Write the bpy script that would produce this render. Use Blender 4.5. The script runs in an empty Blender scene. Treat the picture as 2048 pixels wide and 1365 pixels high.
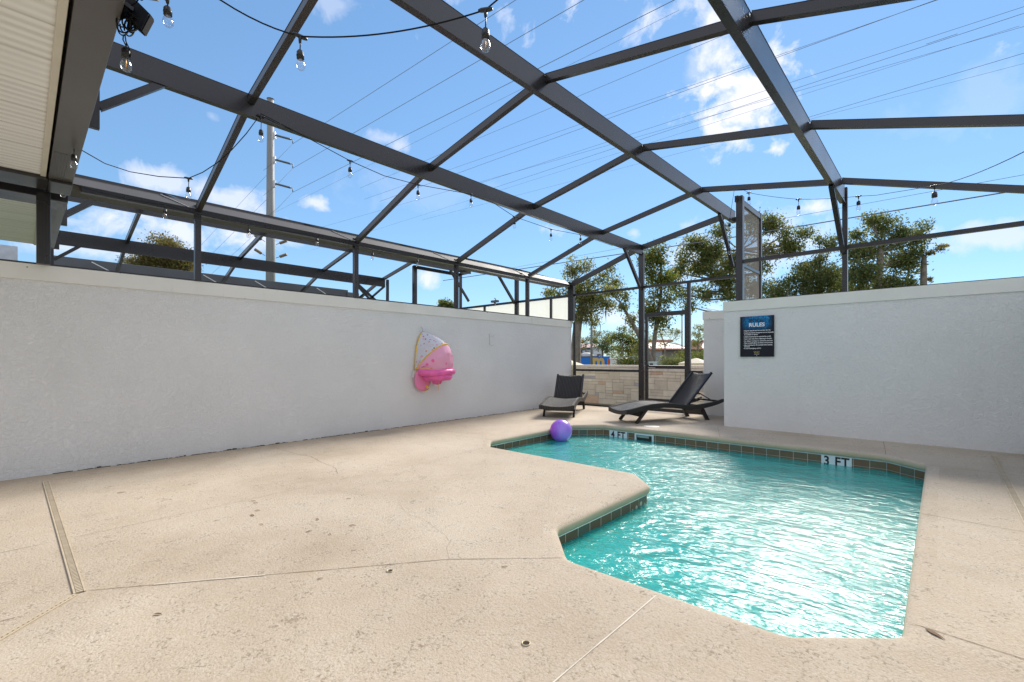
import bpy, bmesh, math, random
import numpy as np
from mathutils import Vector, Matrix
R = math.radians
scene = bpy.context.scene
# ------------------------------------------------------------------ camera
CAMZ = 1.15
TH = math.atan2(859, 917.5)
cam_d = bpy.data.cameras.new('camera'); cam = bpy.data.objects.new('camera', cam_d)
scene.collection.objects.link(cam); scene.camera = cam
cam.location = (0, 0, CAMZ); cam.rotation_euler = (R(90), 0, TH)
cam_d.sensor_width = 36; cam_d.lens = 36 * 917.5 / 2048
cam_d.shift_y = 38.5 / 2048; cam_d.clip_start = 0.05; cam_d.clip_end = 3000
# ------------------------------------------------------------------ light
SUN_AZ = math.atan2(-0.20, 1.03); SUN_EL = R(38)      # azimuth measured from +Y towards +X
scene.view_settings.view_transform = 'Standard'; scene.view_settings.look = 'None'
scene.view_settings.gamma = 1.0; scene.view_settings.exposure = 1.12
sd = Vector((math.sin(SUN_AZ) * math.cos(SUN_EL), math.cos(SUN_AZ) * math.cos(SUN_EL), math.sin(SUN_EL)))
sl = bpy.data.lights.new('sun', 'SUN'); sl.energy = 2.8; sl.angle = R(22); sl.color = (1.0, 0.93, 0.82)
sun = bpy.data.objects.new('sun', sl); scene.collection.objects.link(sun)
sun.rotation_euler = sd.to_track_quat('Z', 'Y').to_euler()
world = bpy.data.worlds.new('World'); scene.world = world; world.use_nodes = True

F_ = Vector((-math.sin(TH), math.cos(TH), 0)); R_ = Vector((math.cos(TH), math.sin(TH), 0)); C_ = Vector((0, 0, CAMZ))
def ray(px, py): return F_ + R_ * ((px - 1024) / 917.5) + Vector((0, 0, (721 - py) / 917.5))
def onX(px, py, X): r = ray(px, py); return C_ + r * (X / r.x)
def onY(px, py, Y): r = ray(px, py); return C_ + r * (Y / r.y)
def onZ(px, py, z): r = ray(px, py); return C_ + r * ((z - CAMZ) / r.z)
def onD(px, py, D): return C_ + ray(px, py) * D
SLOPE = 0.0095
def dz(y): return SLOPE * y
def deckp(px, py): r = ray(px, py); t = -CAMZ / (r.z - SLOPE * r.y); return C_ + r * t

def world_nodes():
    nt = world.node_tree; N = nt.nodes; L = nt.links; N.clear()
    out = N.new('ShaderNodeOutputWorld'); bg = N.new('ShaderNodeBackground'); L.new(bg.outputs[0], out.inputs[0])
    bg.inputs[1].default_value = 0.13
    sky = N.new('ShaderNodeTexSky'); sky.sky_type = 'NISHITA'; sky.sun_disc = False
    sky.sun_elevation = SUN_EL; sky.sun_rotation = SUN_AZ; sky.air_density = 1.0; sky.dust_density = 0.02; sky.ozone_density = 2.5
    tc = N.new('ShaderNodeTexCoord')
    def math_(op, a, b=None, clamp=False):
        n = N.new('ShaderNodeMath'); n.operation = op; n.use_clamp = clamp
        for i, v in enumerate((a, b)):
            if v is None: continue
            if isinstance(v, (int, float)): n.inputs[i].default_value = v
            else: L.new(v, n.inputs[i])
        return n.outputs[0]
    nrm = N.new('ShaderNodeVectorMath'); nrm.operation = 'NORMALIZE'; L.new(tc.outputs['Generated'], nrm.inputs[0])
    def dot(vec):
        n = N.new('ShaderNodeVectorMath'); n.operation = 'DOT_PRODUCT'; L.new(nrm.outputs[0], n.inputs[0]); n.inputs[1].default_value = vec
        return n.outputs['Value']
    noi = N.new('ShaderNodeTexNoise'); noi.inputs['Scale'].default_value = 15; noi.inputs['Detail'].default_value = 10; noi.inputs['Roughness'].default_value = 0.6; noi.inputs['Distortion'].default_value = 0.35
    L.new(nrm.outputs[0], noi.inputs['Vector'])
    nz = math_('MULTIPLY', math_('SUBTRACT', noi.outputs[0], 0.5), 5.5)
    clouds = [(1492,222,120,88,1.4),(1440,45,60,90,1.0),(1440,40,50,80,.75),(1395,130,40,30,.35),(680,8,50,30,.35),(320,365,60,28,.7),(455,400,90,34,.75),(626,404,30,18,.8),
              (330,455,120,40,.85),(480,470,110,35,.8),(765,278,50,18,.5),(797,292,24,16,.6),(1105,460,30,18,.95),(1625,417,34,18,.95),(850,552,28,28,.95),
              (1990,470,110,32,.7),(1560,490,90,70,.6),(1410,520,80,60,.6),(1225,640,90,36,.7),(1268,465,18,12,.5),(424,233,18,12,.35),(1960,200,130,60,.18),
              (200,500,120,26,.6),(540,590,90,20,.5),(860,380,160,50,.14),(1500,640,200,40,.6),(1650,-300,520,190,1),(750,-330,420,200,.9),(2650,100,330,330,.8),(150,-500,300,260,.8),  # off-frame blobs at the end are added to brighten light and water reflections
              ]
    cur = None
    for cx, cy, rx, ry, s in clouds:
        d = ray(cx, cy); dn = d.normalized(); k = 917.5 / d.length ** 0 / d.length
        right = Vector((0, 0, 1)).cross(-dn); right.normalize(); up = right.cross(-dn); up.normalize()
        if up.z < 0: up = -up
        a = rx / 917.5 / (d.length); b = ry / 917.5 / (d.length)
        u = math_('MULTIPLY', dot(right), 1 / a); u0 = right.dot(dn) / a
        v = math_('MULTIPLY', dot(up), 1 / b)
        q = math_('ADD', math_('MULTIPLY', u, u), math_('MULTIPLY', v, v))
        q = math_('SQRT', q)
        m = math_('ADD', math_('MULTIPLY', math_('SUBTRACT', 1.0, q), 1.5), nz)      # noisy blob
        m = math_('MULTIPLY', m, 0.85, True)
        front = math_('GREATER_THAN', dot(dn), 0.3)
        m = math_('MULTIPLY', math_('MULTIPLY', m, s), front)
        cur = m if cur is None else math_('MAXIMUM', cur, m)
    # bright cloud added over the unseen rest of the sky to whiten the light
    c0 = ray(1024, 330).normalized()
    mr = N.new('ShaderNodeMapRange'); mr.inputs['From Min'].default_value = 0.56; mr.inputs['From Max'].default_value = 0.34; L.new(dot(c0), mr.inputs['Value'])
    cover = math_('MULTIPLY', mr.outputs[0], math_('ADD', math_('MULTIPLY', nz, 0.15), 0.85, True))
    cur = math_('MAXIMUM', cur, cover)
    hsv = N.new('ShaderNodeHueSaturation'); hsv.inputs['Saturation'].default_value = 1.15; hsv.inputs['Value'].default_value = 1.0
    gam = N.new('ShaderNodeGamma'); gam.inputs[1].default_value = 0.58; L.new(sky.outputs[0], gam.inputs[0]); L.new(gam.outputs[0], hsv.inputs['Color'])
    # pale band toward the horizon
    gm = N.new('ShaderNodeMix'); gm.data_type = 'RGBA'; gm.blend_type = 'MULTIPLY'; gm.inputs[0].default_value = 1.0
    L.new(hsv.outputs[0], gm.inputs[6]); gm.inputs[7].default_value = (SKY_T[0], SKY_T[1], SKY_T[2], 1)
    soft = N.new('ShaderNodeTexNoise'); soft.inputs['Scale'].default_value = 4; soft.inputs['Detail'].default_value = 4
    L.new(nrm.outputs[0], soft.inputs['Vector'])
    ccol = N.new('ShaderNodeMix'); ccol.data_type = 'RGBA'; L.new(soft.outputs[0], ccol.inputs[0])
    ccol.inputs[6].default_value = (3.0, 3.2, 3.9, 1); ccol.inputs[7].default_value = (4.1, 4.1, 4.3, 1)
    mx = N.new('ShaderNodeMix'); mx.data_type = 'RGBA'
    L.new(math_('MULTIPLY', cur, 0.93, True), mx.inputs[0]); L.new(gm.outputs[2], mx.inputs[6]); L.new(ccol.outputs[2], mx.inputs[7])
    L.new(mx.outputs[2], bg.inputs[0])
SKY_T = (0.78, 1.03, 1.25)
world_nodes()

# ------------------------------------------------------------------ helpers
COL = scene.collection
def link(o, parent=None):
    COL.objects.link(o)
    if parent is not None: o.parent = parent
    return o
def tag(o, label=None, cat=None, group=None, kind=None):
    if label: o['label'] = label
    if cat: o['category'] = cat
    if group: o['group'] = group
    if kind: o['kind'] = kind
    return o
def empty(name, loc, label=None, cat=None, group=None, rz=0.0, parent=None):
    o = bpy.data.objects.new(name, None); o.empty_display_size = 0.1; o.location = loc; o.rotation_euler = (0, 0, rz)
    link(o, parent); return tag(o, label, cat, group)
def copy_tree(o, parent=None):
    c = o.copy(); COL.objects.link(c)
    if parent is not None: c.parent = parent
    for ch in list(o.children): copy_tree(ch, c)
    return c
class MB:
    def __init__(s): s.v = []; s.f = []; s.sm = []
    def add(s, vs, fs, smooth=False):
        o = len(s.v); s.v += [tuple(v) for v in vs]; s.f += [tuple(i + o for i in f) for f in fs]; s.sm += [smooth] * len(fs); return s
    def box(s, x0, x1, y0, y1, z0, z1, bev=0.0):
        if bev > 0 and min(abs(x1-x0), abs(y1-y0), abs(z1-z0)) > 2.2 * bev:
            bm = bmesh.new(); bmesh.ops.create_cube(bm, size=1)
            for v in bm.verts: v.co = ((x0+x1)/2 + v.co.x*(x1-x0), (y0+y1)/2 + v.co.y*(y1-y0), (z0+z1)/2 + v.co.z*(z1-z0))
            bmesh.ops.bevel(bm, geom=list(bm.edges), offset=bev, segments=2, affect='EDGES', profile=0.6)
            return s.frombm(bm)
        vs = [(x, y, z) for z in (z0, z1) for y in (y0, y1) for x in (x0, x1)]
        return s.add(vs, [(0,2,3,1),(4,5,7,6),(0,1,5,4),(2,6,7,3),(0,4,6,2),(1,3,7,5)])
    def frombm(s, bm, mat=None, smooth=False):
        bm.verts.index_update()
        vs = [(mat @ v.co if mat else v.co.copy()) for v in bm.verts]
        s.add(vs, [[v.index for v in f.verts] for f in bm.faces], smooth); bm.free(); return s
    def bar(s, p, q, w, h, up=(0, 0, 1), bev=0.0):
        p = Vector(p); q = Vector(q); d = (q - p); n = d.length; d.normalize(); up = Vector(up)
        side = d.cross(up)
        if side.length < 1e-4: side = d.cross(Vector((1, 0, 0)))
        side.normalize(); u = side.cross(d); u.normalize()
        if bev > 0:
            bm = bmesh.new(); bmesh.ops.create_cube(bm, size=1)
            for v in bm.verts: v.co = p + d * ((v.co.x + .5) * n) + side * (v.co.y * w) + u * (v.co.z * h)
            bmesh.ops.bevel(bm, geom=list(bm.edges), offset=bev, segments=2, affect='EDGES'); bmesh.ops.recalc_face_normals(bm, faces=bm.faces)
            return s.frombm(bm)
        vs = [a + side * (sx * w / 2) + u * (sz * h / 2) for a in (p, q) for sz in (-1, 1) for sx in (-1, 1)]
        return s.add(vs, [(0,1,3,2),(4,6,7,5),(0,4,5,1),(2,3,7,6),(0,2,6,4),(1,5,7,3)])
    def tube(s, pts, rad, n=8, closed=False, caps=True):
        pts = [Vector(p) for p in pts]; m = len(pts); rad = rad if isinstance(rad, (list, tuple)) else [rad] * m
        rings = []; prev = None
        for i, p in enumerate(pts):
            a = pts[(i - 1) % m] if (closed or i > 0) else p; b = pts[(i + 1) % m] if (closed or i < m - 1) else p
            t = (b - a)
            if t.length < 1e-9: t = Vector((0, 0, 1))
            t.normalize()
            if prev is None: prev = t.orthogonal().normalized()
            prev = (prev - t * prev.dot(t))
            if prev.length < 1e-6: prev = t.orthogonal()
            prev.normalize(); w = t.cross(prev)
            rings.append([p + (prev * math.cos(2*math.pi*k/n) + w * math.sin(2*math.pi*k/n)) * rad[i] for k in range(n)])
        vs = [v for r in rings for v in r]; fs = []
        for i in range(m if closed else m - 1):
            j = (i + 1) % m
            for k in range(n):
                fs.append((i*n+k, i*n+(k+1) % n, j*n+(k+1) % n, j*n+k))
        if not closed and caps: fs += [tuple(range(n))[::-1], tuple((m-1)*n+k for k in range(n))]
        return s.add(vs, fs, True)
    def lathe(s, prof, c=(0, 0, 0), n=16, axis='Z', mat=None):
        vs = []; fs = []
        for r, z in prof:
            for k in range(n):
                a = 2*math.pi*k/n; v = Vector((r*math.cos(a), r*math.sin(a), z))
                if mat is not None: v = mat @ v
                vs.append(v + Vector(c))
        for i in range(len(prof)-1):
            for k in range(n): fs.append((i*n+k, i*n+(k+1) % n, (i+1)*n+(k+1) % n, (i+1)*n+k))
        return s.add(vs, fs, True)
    def prism(s, poly, z0, z1):
        n = len(poly); vs = [(x, y, z0) for x, y in poly] + [(x, y, z1) for x, y in poly]
        return s.add(vs, [tuple(range(n))[::-1], tuple(n+i for i in range(n))] + [(i, (i+1) % n, n+(i+1) % n, n+i) for i in range(n)])
    def ell(s, c, r, seg=20, rings=12, mat=None):
        bm = bmesh.new(); bmesh.ops.create_uvsphere(bm, u_segments=seg, v_segments=rings, radius=1)
        M = Matrix.Translation(Vector(c)) @ (mat.to_4x4() if mat else Matrix.Identity(4)) @ Matrix.Diagonal((r[0], r[1], r[2], 1))
        return s.frombm(bm, M, True)
    def build(s, name, mat, parent=None):
        me = bpy.data.meshes.new(name); me.from_pydata(s.v, [], s.f)
        me.polygons.foreach_set('use_smooth', s.sm)
        for m in (mat if isinstance(mat, (list, tuple)) else [mat]): me.materials.append(m)
        me.update()
        o = bpy.data.objects.new(name, me); return link(o, parent)

# ------------------------------------------------------------------ materials
class NT:
    def __init__(s, name):
        s.m = bpy.data.materials.new(name); s.m.use_nodes = True; s.t = s.m.node_tree; s.N = s.t.nodes; s.L = s.t.links
        s.b = s.N['Principled BSDF']; s.out = s.N['Material Output']; s.tc = s.N.new('ShaderNodeTexCoord')
    def vec(s, scale=(1, 1, 1), out='Object', rot=(0, 0, 0)):
        mp = s.N.new('ShaderNodeMapping'); mp.inputs['Scale'].default_value = scale; mp.inputs['Rotation'].default_value = rot
        s.L.new(s.tc.outputs[out], mp.inputs[0]); return mp.outputs[0]
    def noise(s, scale, detail=4, rough=0.55, vec=None, dist=0.0):
        n = s.N.new('ShaderNodeTexNoise'); n.inputs['Scale'].default_value = scale; n.inputs['Detail'].default_value = detail
        n.inputs['Roughness'].default_value = rough; n.inputs['Distortion'].default_value = dist
        s.L.new(vec if vec is not None else s.tc.outputs['Object'], n.inputs['Vector']); return n.outputs[0]
    def vor(s, scale, feature='F1', vec=None, out='Distance', rnd=1.0):
        n = s.N.new('ShaderNodeTexVoronoi'); n.feature = feature; n.inputs['Scale'].default_value = scale; n.inputs['Randomness'].default_value = rnd
        s.L.new(vec if vec is not None else s.tc.outputs['Object'], n.inputs['Vector']); return n.outputs[out]
    def ramp(s, fac, stops):
        n = s.N.new('ShaderNodeValToRGB'); s.L.new(fac, n.inputs[0]); e = n.color_ramp.elements
        while len(e) < len(stops): e.new(0.5)
        for el, (p, c) in zip(e, stops): el.position = p; el.color = c if len(c) == 4 else (*c, 1)
        return n.outputs[0]
    def mix(s, fac, a, b, mode='MIX'):
        n = s.N.new('ShaderNodeMix'); n.data_type = 'RGBA'; n.blend_type = mode
        for i, v in ((0, fac), (6, a), (7, b)):
            if isinstance(v, (int, float)): n.inputs[i].default_value = v
            elif isinstance(v, (tuple, list)): n.inputs[i].default_value = v if len(v) == 4 else (*v, 1)
            else: s.L.new(v, n.inputs[i])
        return n.outputs[2]
    def math(s, op, a, b=0.0, clamp=False):
        n = s.N.new('ShaderNodeMath'); n.operation = op; n.use_clamp = clamp
        for i, v in ((0, a), (1, b)):
            if isinstance(v, (int, float)): n.inputs[i].default_value = v
            else: s.L.new(v, n.inputs[i])
        return n.outputs[0]
    def bump(s, h, strength=0.3, dist=0.01, nrm=None):
        n = s.N.new('ShaderNodeBump'); n.inputs['Strength'].default_value = strength; n.inputs['Distance'].default_value = dist
        s.L.new(h, n.inputs['Height'])
        if nrm is not None: s.L.new(nrm, n.inputs['Normal'])
        s.L.new(n.outputs[0], s.b.inputs['Normal']); return n.outputs[0]
    def set(s, col=None, rough=None, metal=None, spec=None, **k):
        b = s.b
        for key, v in (('Base Color', col), ('Roughness', rough), ('Metallic', metal), ('Specular IOR Level', spec)):
            if v is None: continue
            if isinstance(v, (int, float)): b.inputs[key].default_value = v
            elif isinstance(v, (tuple, list)): b.inputs[key].default_value = (*v, 1) if len(v) == 3 else v
            else: s.L.new(v, b.inputs[key])
        for kk, v in k.items(): b.inputs[kk.replace('_', ' ')].default_value = v
        return s.m
def simple(name, col, rough=0.5, metal=0.0, var=0.12, scale=8, spec=0.5, bump=0.0):
    t = NT(name); n = t.noise(scale, 5)
    c = t.ramp(n, [(0.3, tuple(x * (1 - var) for x in col)), (0.7, tuple(min(1, x * (1 + var)) for x in col))])
    if bump: t.bump(t.noise(scale * 12, 3), bump, 0.003)
    return t.set(c, rough, metal, spec)

M = {}
def mk_deck():
    t = NT('textured_concrete')
    big = t.noise(0.9, 6, 0.6); mid = t.noise(7, 6, 0.65); fine = t.noise(95, 4, 0.6); f2 = t.noise(62, 5, 0.7, dist=0.6)
    base = t.ramp(big, [(0.25, (0.455, 0.38, 0.295)), (0.5, (0.545, 0.47, 0.38)), (0.75, (0.595, 0.53, 0.44))])
    c = t.mix(t.ramp(mid, [(0.35, (0, 0, 0)), (0.7, (1, 1, 1))]), base, t.mix(1.0, base, (0.94, 0.90, 0.85), 'MULTIPLY'))
    pits = t.ramp(t.math('ADD', f2, t.math('MULTIPLY', t.math('SUBTRACT', mid, 0.5), 0.5)), [(0.33, (1, 1, 1)), (0.44, (0, 0, 0))])
    c = t.mix(pits, c, (0.33, 0.265, 0.19))
    blotch = t.ramp(t.noise(2.3, 7, 0.72, dist=0.5), [(0.56, (0, 0, 0)), (0.74, (0.38,) * 3)])
    sp = t.mix(1.0, blotch, t.ramp(t.noise(60, 3), [(0.4, (0, 0, 0)), (0.6, (1, 1, 1))]), 'MULTIPLY')
    c = t.mix(sp, c, (0.24, 0.20, 0.155))
    damp = t.ramp(t.noise(0.75, 5, 0.62, t.vec((1.0, 1.0, 1.0)), 0.7), [(0.50, (0, 0, 0)), (0.68, (0.55,) * 3)])
    c = t.mix(damp, c, t.mix(1.0, c, (0.80, 0.775, 0.74), 'MULTIPLY'))
    # dirt collecting along the left wall
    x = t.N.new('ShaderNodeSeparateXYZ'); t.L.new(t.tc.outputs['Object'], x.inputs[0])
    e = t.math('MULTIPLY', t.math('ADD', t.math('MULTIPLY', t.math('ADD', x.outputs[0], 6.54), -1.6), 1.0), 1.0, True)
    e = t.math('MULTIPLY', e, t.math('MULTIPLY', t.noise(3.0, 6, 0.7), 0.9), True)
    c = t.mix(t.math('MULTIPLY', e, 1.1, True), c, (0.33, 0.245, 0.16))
    h = t.mix(0.5, fine, f2)
    c = t.mix(1.0, c, t.ramp(fine, [(0.3, (0.86, 0.84, 0.80)), (0.6, (1.04, 1.04, 1.04))]), 'MULTIPLY')
    t.bump(h, 0.8, 0.009)
    return t.set(c, 0.85, spec=0.25)
M['deck'] = mk_deck()
def mk_stucco(name, a, b):
    t = NT(name); big = t.noise(1.2, 4, 0.6)
    c = t.ramp(big, [(0.3, a), (0.7, b)])
    st = t.ramp(t.noise(1.0, 5, 0.6, t.vec((1.2, 1.2, 0.35))), [(0.62, (0, 0, 0)), (0.8, (0.25, 0.25, 0.25))])
    c = t.mix(st, c, (0.62, 0.61, 0.58))
    h = t.mix(0.45, t.ramp(t.noise(30, 5, 0.62, dist=1.3), [(0.42, (0, 0, 0)), (0.58, (1, 1, 1))]), t.noise(90, 3))
    t.bump(h, 0.75, 0.008)
    return t.set(c, 0.8, spec=0.3)
M['stucco'] = mk_stucco('grey_stucco', (0.73, 0.725, 0.70), (0.78, 0.775, 0.75))
M['stucco_r'] = M['stucco']
def mk_coping():
    t = NT('painted_band'); c = t.ramp(t.noise(2.0, 5, 0.6), [(0.3, (0.72, 0.705, 0.64)), (0.7, (0.79, 0.775, 0.71))])
    v = t.vec((3.0, 3.0, 0.4)); st = t.ramp(t.noise(3.0, 6, 0.7, v), [(0.62, (0, 0, 0)), (0.78, (0.5, 0.5, 0.5))])
    c = t.mix(st, c, (0.36, 0.34, 0.22))
    dots = t.ramp(t.vor(5.5), [(0.035, (1, 1, 1)), (0.06, (0, 0, 0))]); c = t.mix(dots, c, (0.08, 0.07, 0.05))
    t.bump(t.noise(60, 3), 0.15, 0.003)
    return t.set(c, 0.7, spec=0.3)
M['band'] = mk_coping()
def mk_bronze(name='bronze_aluminium', col=(0.019, 0.017, 0.017), rough=0.28, coat=0.25):
    t = NT(name); n = t.noise(1.3, 3, 0.5)
    c = t.ramp(n, [(0.3, tuple(x * .88 for x in col)), (0.7, tuple(x * 1.15 for x in col))])
    r = t.ramp(t.noise(2, 3), [(0.3, (rough * .9,) * 3), (0.7, (rough * 1.12,) * 3)])
    return t.set(c, r, 0.0, 0.5, Coat_Weight=coat, Coat_Roughness=0.16)
M['bronze'] = mk_bronze()
M['bronze_l'] = mk_bronze('weathered_bronze', (0.12, 0.118, 0.118), 0.4)
M['dark'] = simple('dark_plastic', (0.016, 0.017, 0.019), 0.35)
M['fascia'] = mk_bronze('brown_fascia', (0.075, 0.068, 0.062), 0.35)
M['white'] = simple('white_metal', (0.75, 0.76, 0.76), 0.4, var=0.04)
M['steel'] = simple('steel', (0.5, 0.5, 0.5), 0.3, 0.9)
M['cord'] = simple('rubber_cord', (0.012, 0.012, 0.012), 0.85, spec=0.2)
M['grout'] = simple('pale_grout', (0.55, 0.65, 0.66), 0.7)
def mk_soffit():
    t = NT('perforated_soffit')
    x = t.N.new('ShaderNodeSeparateXYZ'); t.L.new(t.tc.outputs['Object'], x.inputs[0])
    def fr(v, per, off=0.0):
        return t.math('FRACT', t.math('DIVIDE', t.math('ADD', v, off), per))
    # bands of slots: period 0.055 along X, slots short in Y
    bx = fr(x.outputs[0], 0.080)
    inband = t.math('LESS_THAN', bx, 0.55)
    col4 = t.math('FRACT', t.math('DIVIDE', bx, 0.1375))
    slotx = t.math('LESS_THAN', col4, 0.72)
    stag = t.math('MULTIPLY', t.math('MODULO', t.math('FLOOR', t.math('DIVIDE', bx, 0.1375)), 2.0), 0.004)
    sy = t.math('LESS_THAN', t.math('FRACT', t.math('DIVIDE', t.math('ADD', x.outputs[1], stag), 0.0085)), 0.34)
    m = t.math('MULTIPLY', t.math('MULTIPLY', inband, slotx), sy)
    fade = t.ramp(t.noise(0.9, 2, 0.5, t.vec((9, 0.3, 1))), [(0.35, (0.35,) * 3), (0.6, (1, 1, 1))])
    fm = t.math('MULTIPLY', m, fade)
    c = t.mix(fm, t.ramp(t.noise(2), [(0.3, (0.80, 0.81, 0.80)), (0.7, (0.85, 0.86, 0.85))]), (0.22, 0.19, 0.16))
    seam = t.math('LESS_THAN', fr(x.outputs[0], 0.396), 0.018)
    c = t.mix(seam, c, (0.42, 0.40, 0.36))
    t.bump(m, 0.4, -0.003)
    return t.set(c, 0.55)
M['soffit'] = mk_soffit()
M['trim'] = simple('cream_trim', (0.58, 0.55, 0.46), 0.5, var=0.06)
def mk_mesh():
    t = NT('insect_screen'); m = t.m
    tr = t.N.new('ShaderNodeBsdfTransparent'); df = t.N.new('ShaderNodeBsdfDiffuse'); df.inputs[0].default_value = (0.34, 0.31, 0.28, 1)
    mx = t.N.new('ShaderNodeMixShader')
    lw = t.N.new('ShaderNodeLayerWeight'); lw.inputs[0].default_value = 0.35
    f = t.math('ADD', t.math('MULTIPLY', lw.outputs['Facing'], 0.45), 0.34, True)
    t.L.new(f, mx.inputs[0]); t.L.new(tr.outputs[0], mx.inputs[1]); t.L.new(df.outputs[0], mx.inputs[2]); t.L.new(mx.outputs[0], t.out.inputs[0])
    return m
M['mesh'] = mk_mesh()
def mk_water():
    t = NT('pool_water')
    v1 = t.vec((1.0, 1.9, 1), rot=(0, 0, R(-32))); v2 = t.vec((1.0, 2.4, 1), rot=(0, 0, R(-50)))
    calm = t.ramp(t.noise(0.55, 2, 0.5), [(0.38, (0.10,) * 3), (0.62, (0.30,) * 3)])
    h = t.mix(calm, t.mix(0.38, t.noise(1.1, 2, 0.45, v1, 1.2), t.noise(3.0, 3, 0.45, v1, 1.6)), t.noise(8.0, 3, 0.5, v2, 1.6))
    bp = t.N.new('ShaderNodeBump'); bp.inputs['Strength'].default_value = 0.55; bp.inputs['Distance'].default_value = 0.14
    t.L.new(h, bp.inputs['Height'])
    fr = t.N.new('ShaderNodeFresnel'); fr.inputs['IOR'].default_value = 1.45; t.L.new(bp.outputs[0], fr.inputs['Normal'])
    gl = t.N.new('ShaderNodeBsdfGlossy'); gl.inputs['Roughness'].default_value = 0.19; t.L.new(bp.outputs[0], gl.inputs['Normal'])
    gl.inputs[0].default_value = (1, 1, 1, 1)
    tr = t.N.new('ShaderNodeBsdfTransparent'); tr.inputs[0].default_value = (0.30, 0.96, 0.90, 1)
    df = t.N.new('ShaderNodeBsdfDiffuse'); df.inputs[0].default_value = (0.03, 0.68, 0.63, 1)
    m0 = t.N.new('ShaderNodeMixShader'); m0.inputs[0].default_value = 0.42
    t.L.new(tr.outputs[0], m0.inputs[1]); t.L.new(df.outputs[0], m0.inputs[2])
    mx = t.N.new('ShaderNodeMixShader'); t.L.new(fr.outputs[0], mx.inputs[0])
    t.L.new(m0.outputs[0], mx.inputs[1]); t.L.new(gl.outputs[0], mx.inputs[2]); t.L.new(mx.outputs[0], t.out.inputs[0])
    return t.m
M['water'] = mk_water()
M['plaster'] = simple('pool_plaster', (0.42, 0.80, 0.76), 0.7, var=0.08, scale=2)
def mk_tile():
    t = NT('slate_tile')
    g = t.N.new('ShaderNodeNewGeometry')
    c0 = t.ramp(g.outputs['Random Per Island'], [(0.0, (0.15, 0.085, 0.04)), (0.35, (0.13, 0.105, 0.055)), (0.65, (0.20, 0.105, 0.04)), (1.0, (0.08, 0.12, 0.09))])
    n = t.noise(14, 6, 0.7, t.vec((1, 1, 4)))
    c = t.mix(t.ramp(n, [(0.35, (0, 0, 0)), (0.7, (0.5, 0.5, 0.5))]), c0, (0.11, 0.095, 0.055))
    t.bump(n, 0.3, 0.004)
    return t.set(c, 0.35)
M['tile'] = mk_tile()
def mk_wicker(name, col, rough=0.42):
    t = NT(name)
    w = t.N.new('ShaderNodeTexWave'); w.wave_type = 'BANDS'; w.bands_direction = 'Y'; w.inputs['Scale'].default_value = 10; w.inputs['Distortion'].default_value = 0.3
    t.L.new(t.vec(), w.inputs['Vector'])
    w2 = t.N.new('ShaderNodeTexWave'); w2.bands_direction = 'X'; w2.inputs['Scale'].default_value = 24; t.L.new(t.vec(), w2.inputs['Vector'])
    h = t.mix(0.35, w.outputs[0], w2.outputs[0])
    c = t.ramp(h, [(0.2, tuple(x * .15 for x in col)), (0.75, tuple(x * 1.7 for x in col))])
    t.bump(h, 1.0, 0.02)
    return t.set(c, rough, spec=0.6)
M['wicker'] = mk_wicker('brown_wicker', (0.050, 0.044, 0.040))
M['wicker_seat'] = mk_wicker('weathered_wicker', (0.06, 0.058, 0.057), 0.36)
M['frame'] = simple('dark_frame', (0.022, 0.018, 0.018), 0.35)
def mk_leafmat(name, cols, tr=0.55):
    t = NT(name); g = t.N.new('ShaderNodeNewGeometry')
    c = t.ramp(g.outputs['Random Per Island'], [(i / (len(cols) - 1), k) for i, k in enumerate(cols)])
    big = t.noise(0.6, 3); c = t.mix(t.ramp(big, [(0.3, (0, 0, 0)), (0.7, (0.5,) * 3)]), c, t.mix(1.0, c, (1.3, 1.2, 0.9), 'MULTIPLY'))
    df = t.N.new('ShaderNodeBsdfDiffuse'); tl = t.N.new('ShaderNodeBsdfTranslucent'); mx = t.N.new('ShaderNodeMixShader'); mx.inputs[0].default_value = tr
    t.L.new(c, df.inputs[0]); t.L.new(t.mix(1.0, c, (1.25, 1.2, 0.75), 'MULTIPLY'), tl.inputs[0]); t.L.new(df.outputs[0], mx.inputs[1]); t.L.new(tl.outputs[0], mx.inputs[2]); t.L.new(mx.outputs[0], t.out.inputs[0])
    return t.m
M['leaf_g'] = mk_leafmat('green_leaves', [(0.05, 0.09, 0.025), (0.10, 0.15, 0.04), (0.17, 0.19, 0.06), (0.24, 0.19, 0.08)])
M['leaf_o'] = mk_leafmat('olive_leaves', [(0.10, 0.14, 0.055), (0.16, 0.20, 0.08), (0.24, 0.25, 0.12), (0.34, 0.29, 0.16)])
M['leaf_b'] = mk_leafmat('browning_leaves', [(0.11, 0.11, 0.055), (0.17, 0.15, 0.08), (0.24, 0.20, 0.11), (0.13, 0.15, 0.07)])
M['leaf_d'] = mk_leafmat('dense_leaves', [(0.07, 0.105, 0.05), (0.115, 0.16, 0.07), (0.17, 0.20, 0.10), (0.25, 0.235, 0.14)])
M['leaf_y'] = mk_leafmat('fresh_leaves', [(0.07, 0.12, 0.04), (0.12, 0.17, 0.06), (0.19, 0.21, 0.09), (0.27, 0.23, 0.12)])
M['bark'] = simple('grey_bark', (0.21, 0.18, 0.145), 0.9, var=0.35, scale=6, bump=0.5)

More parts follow.
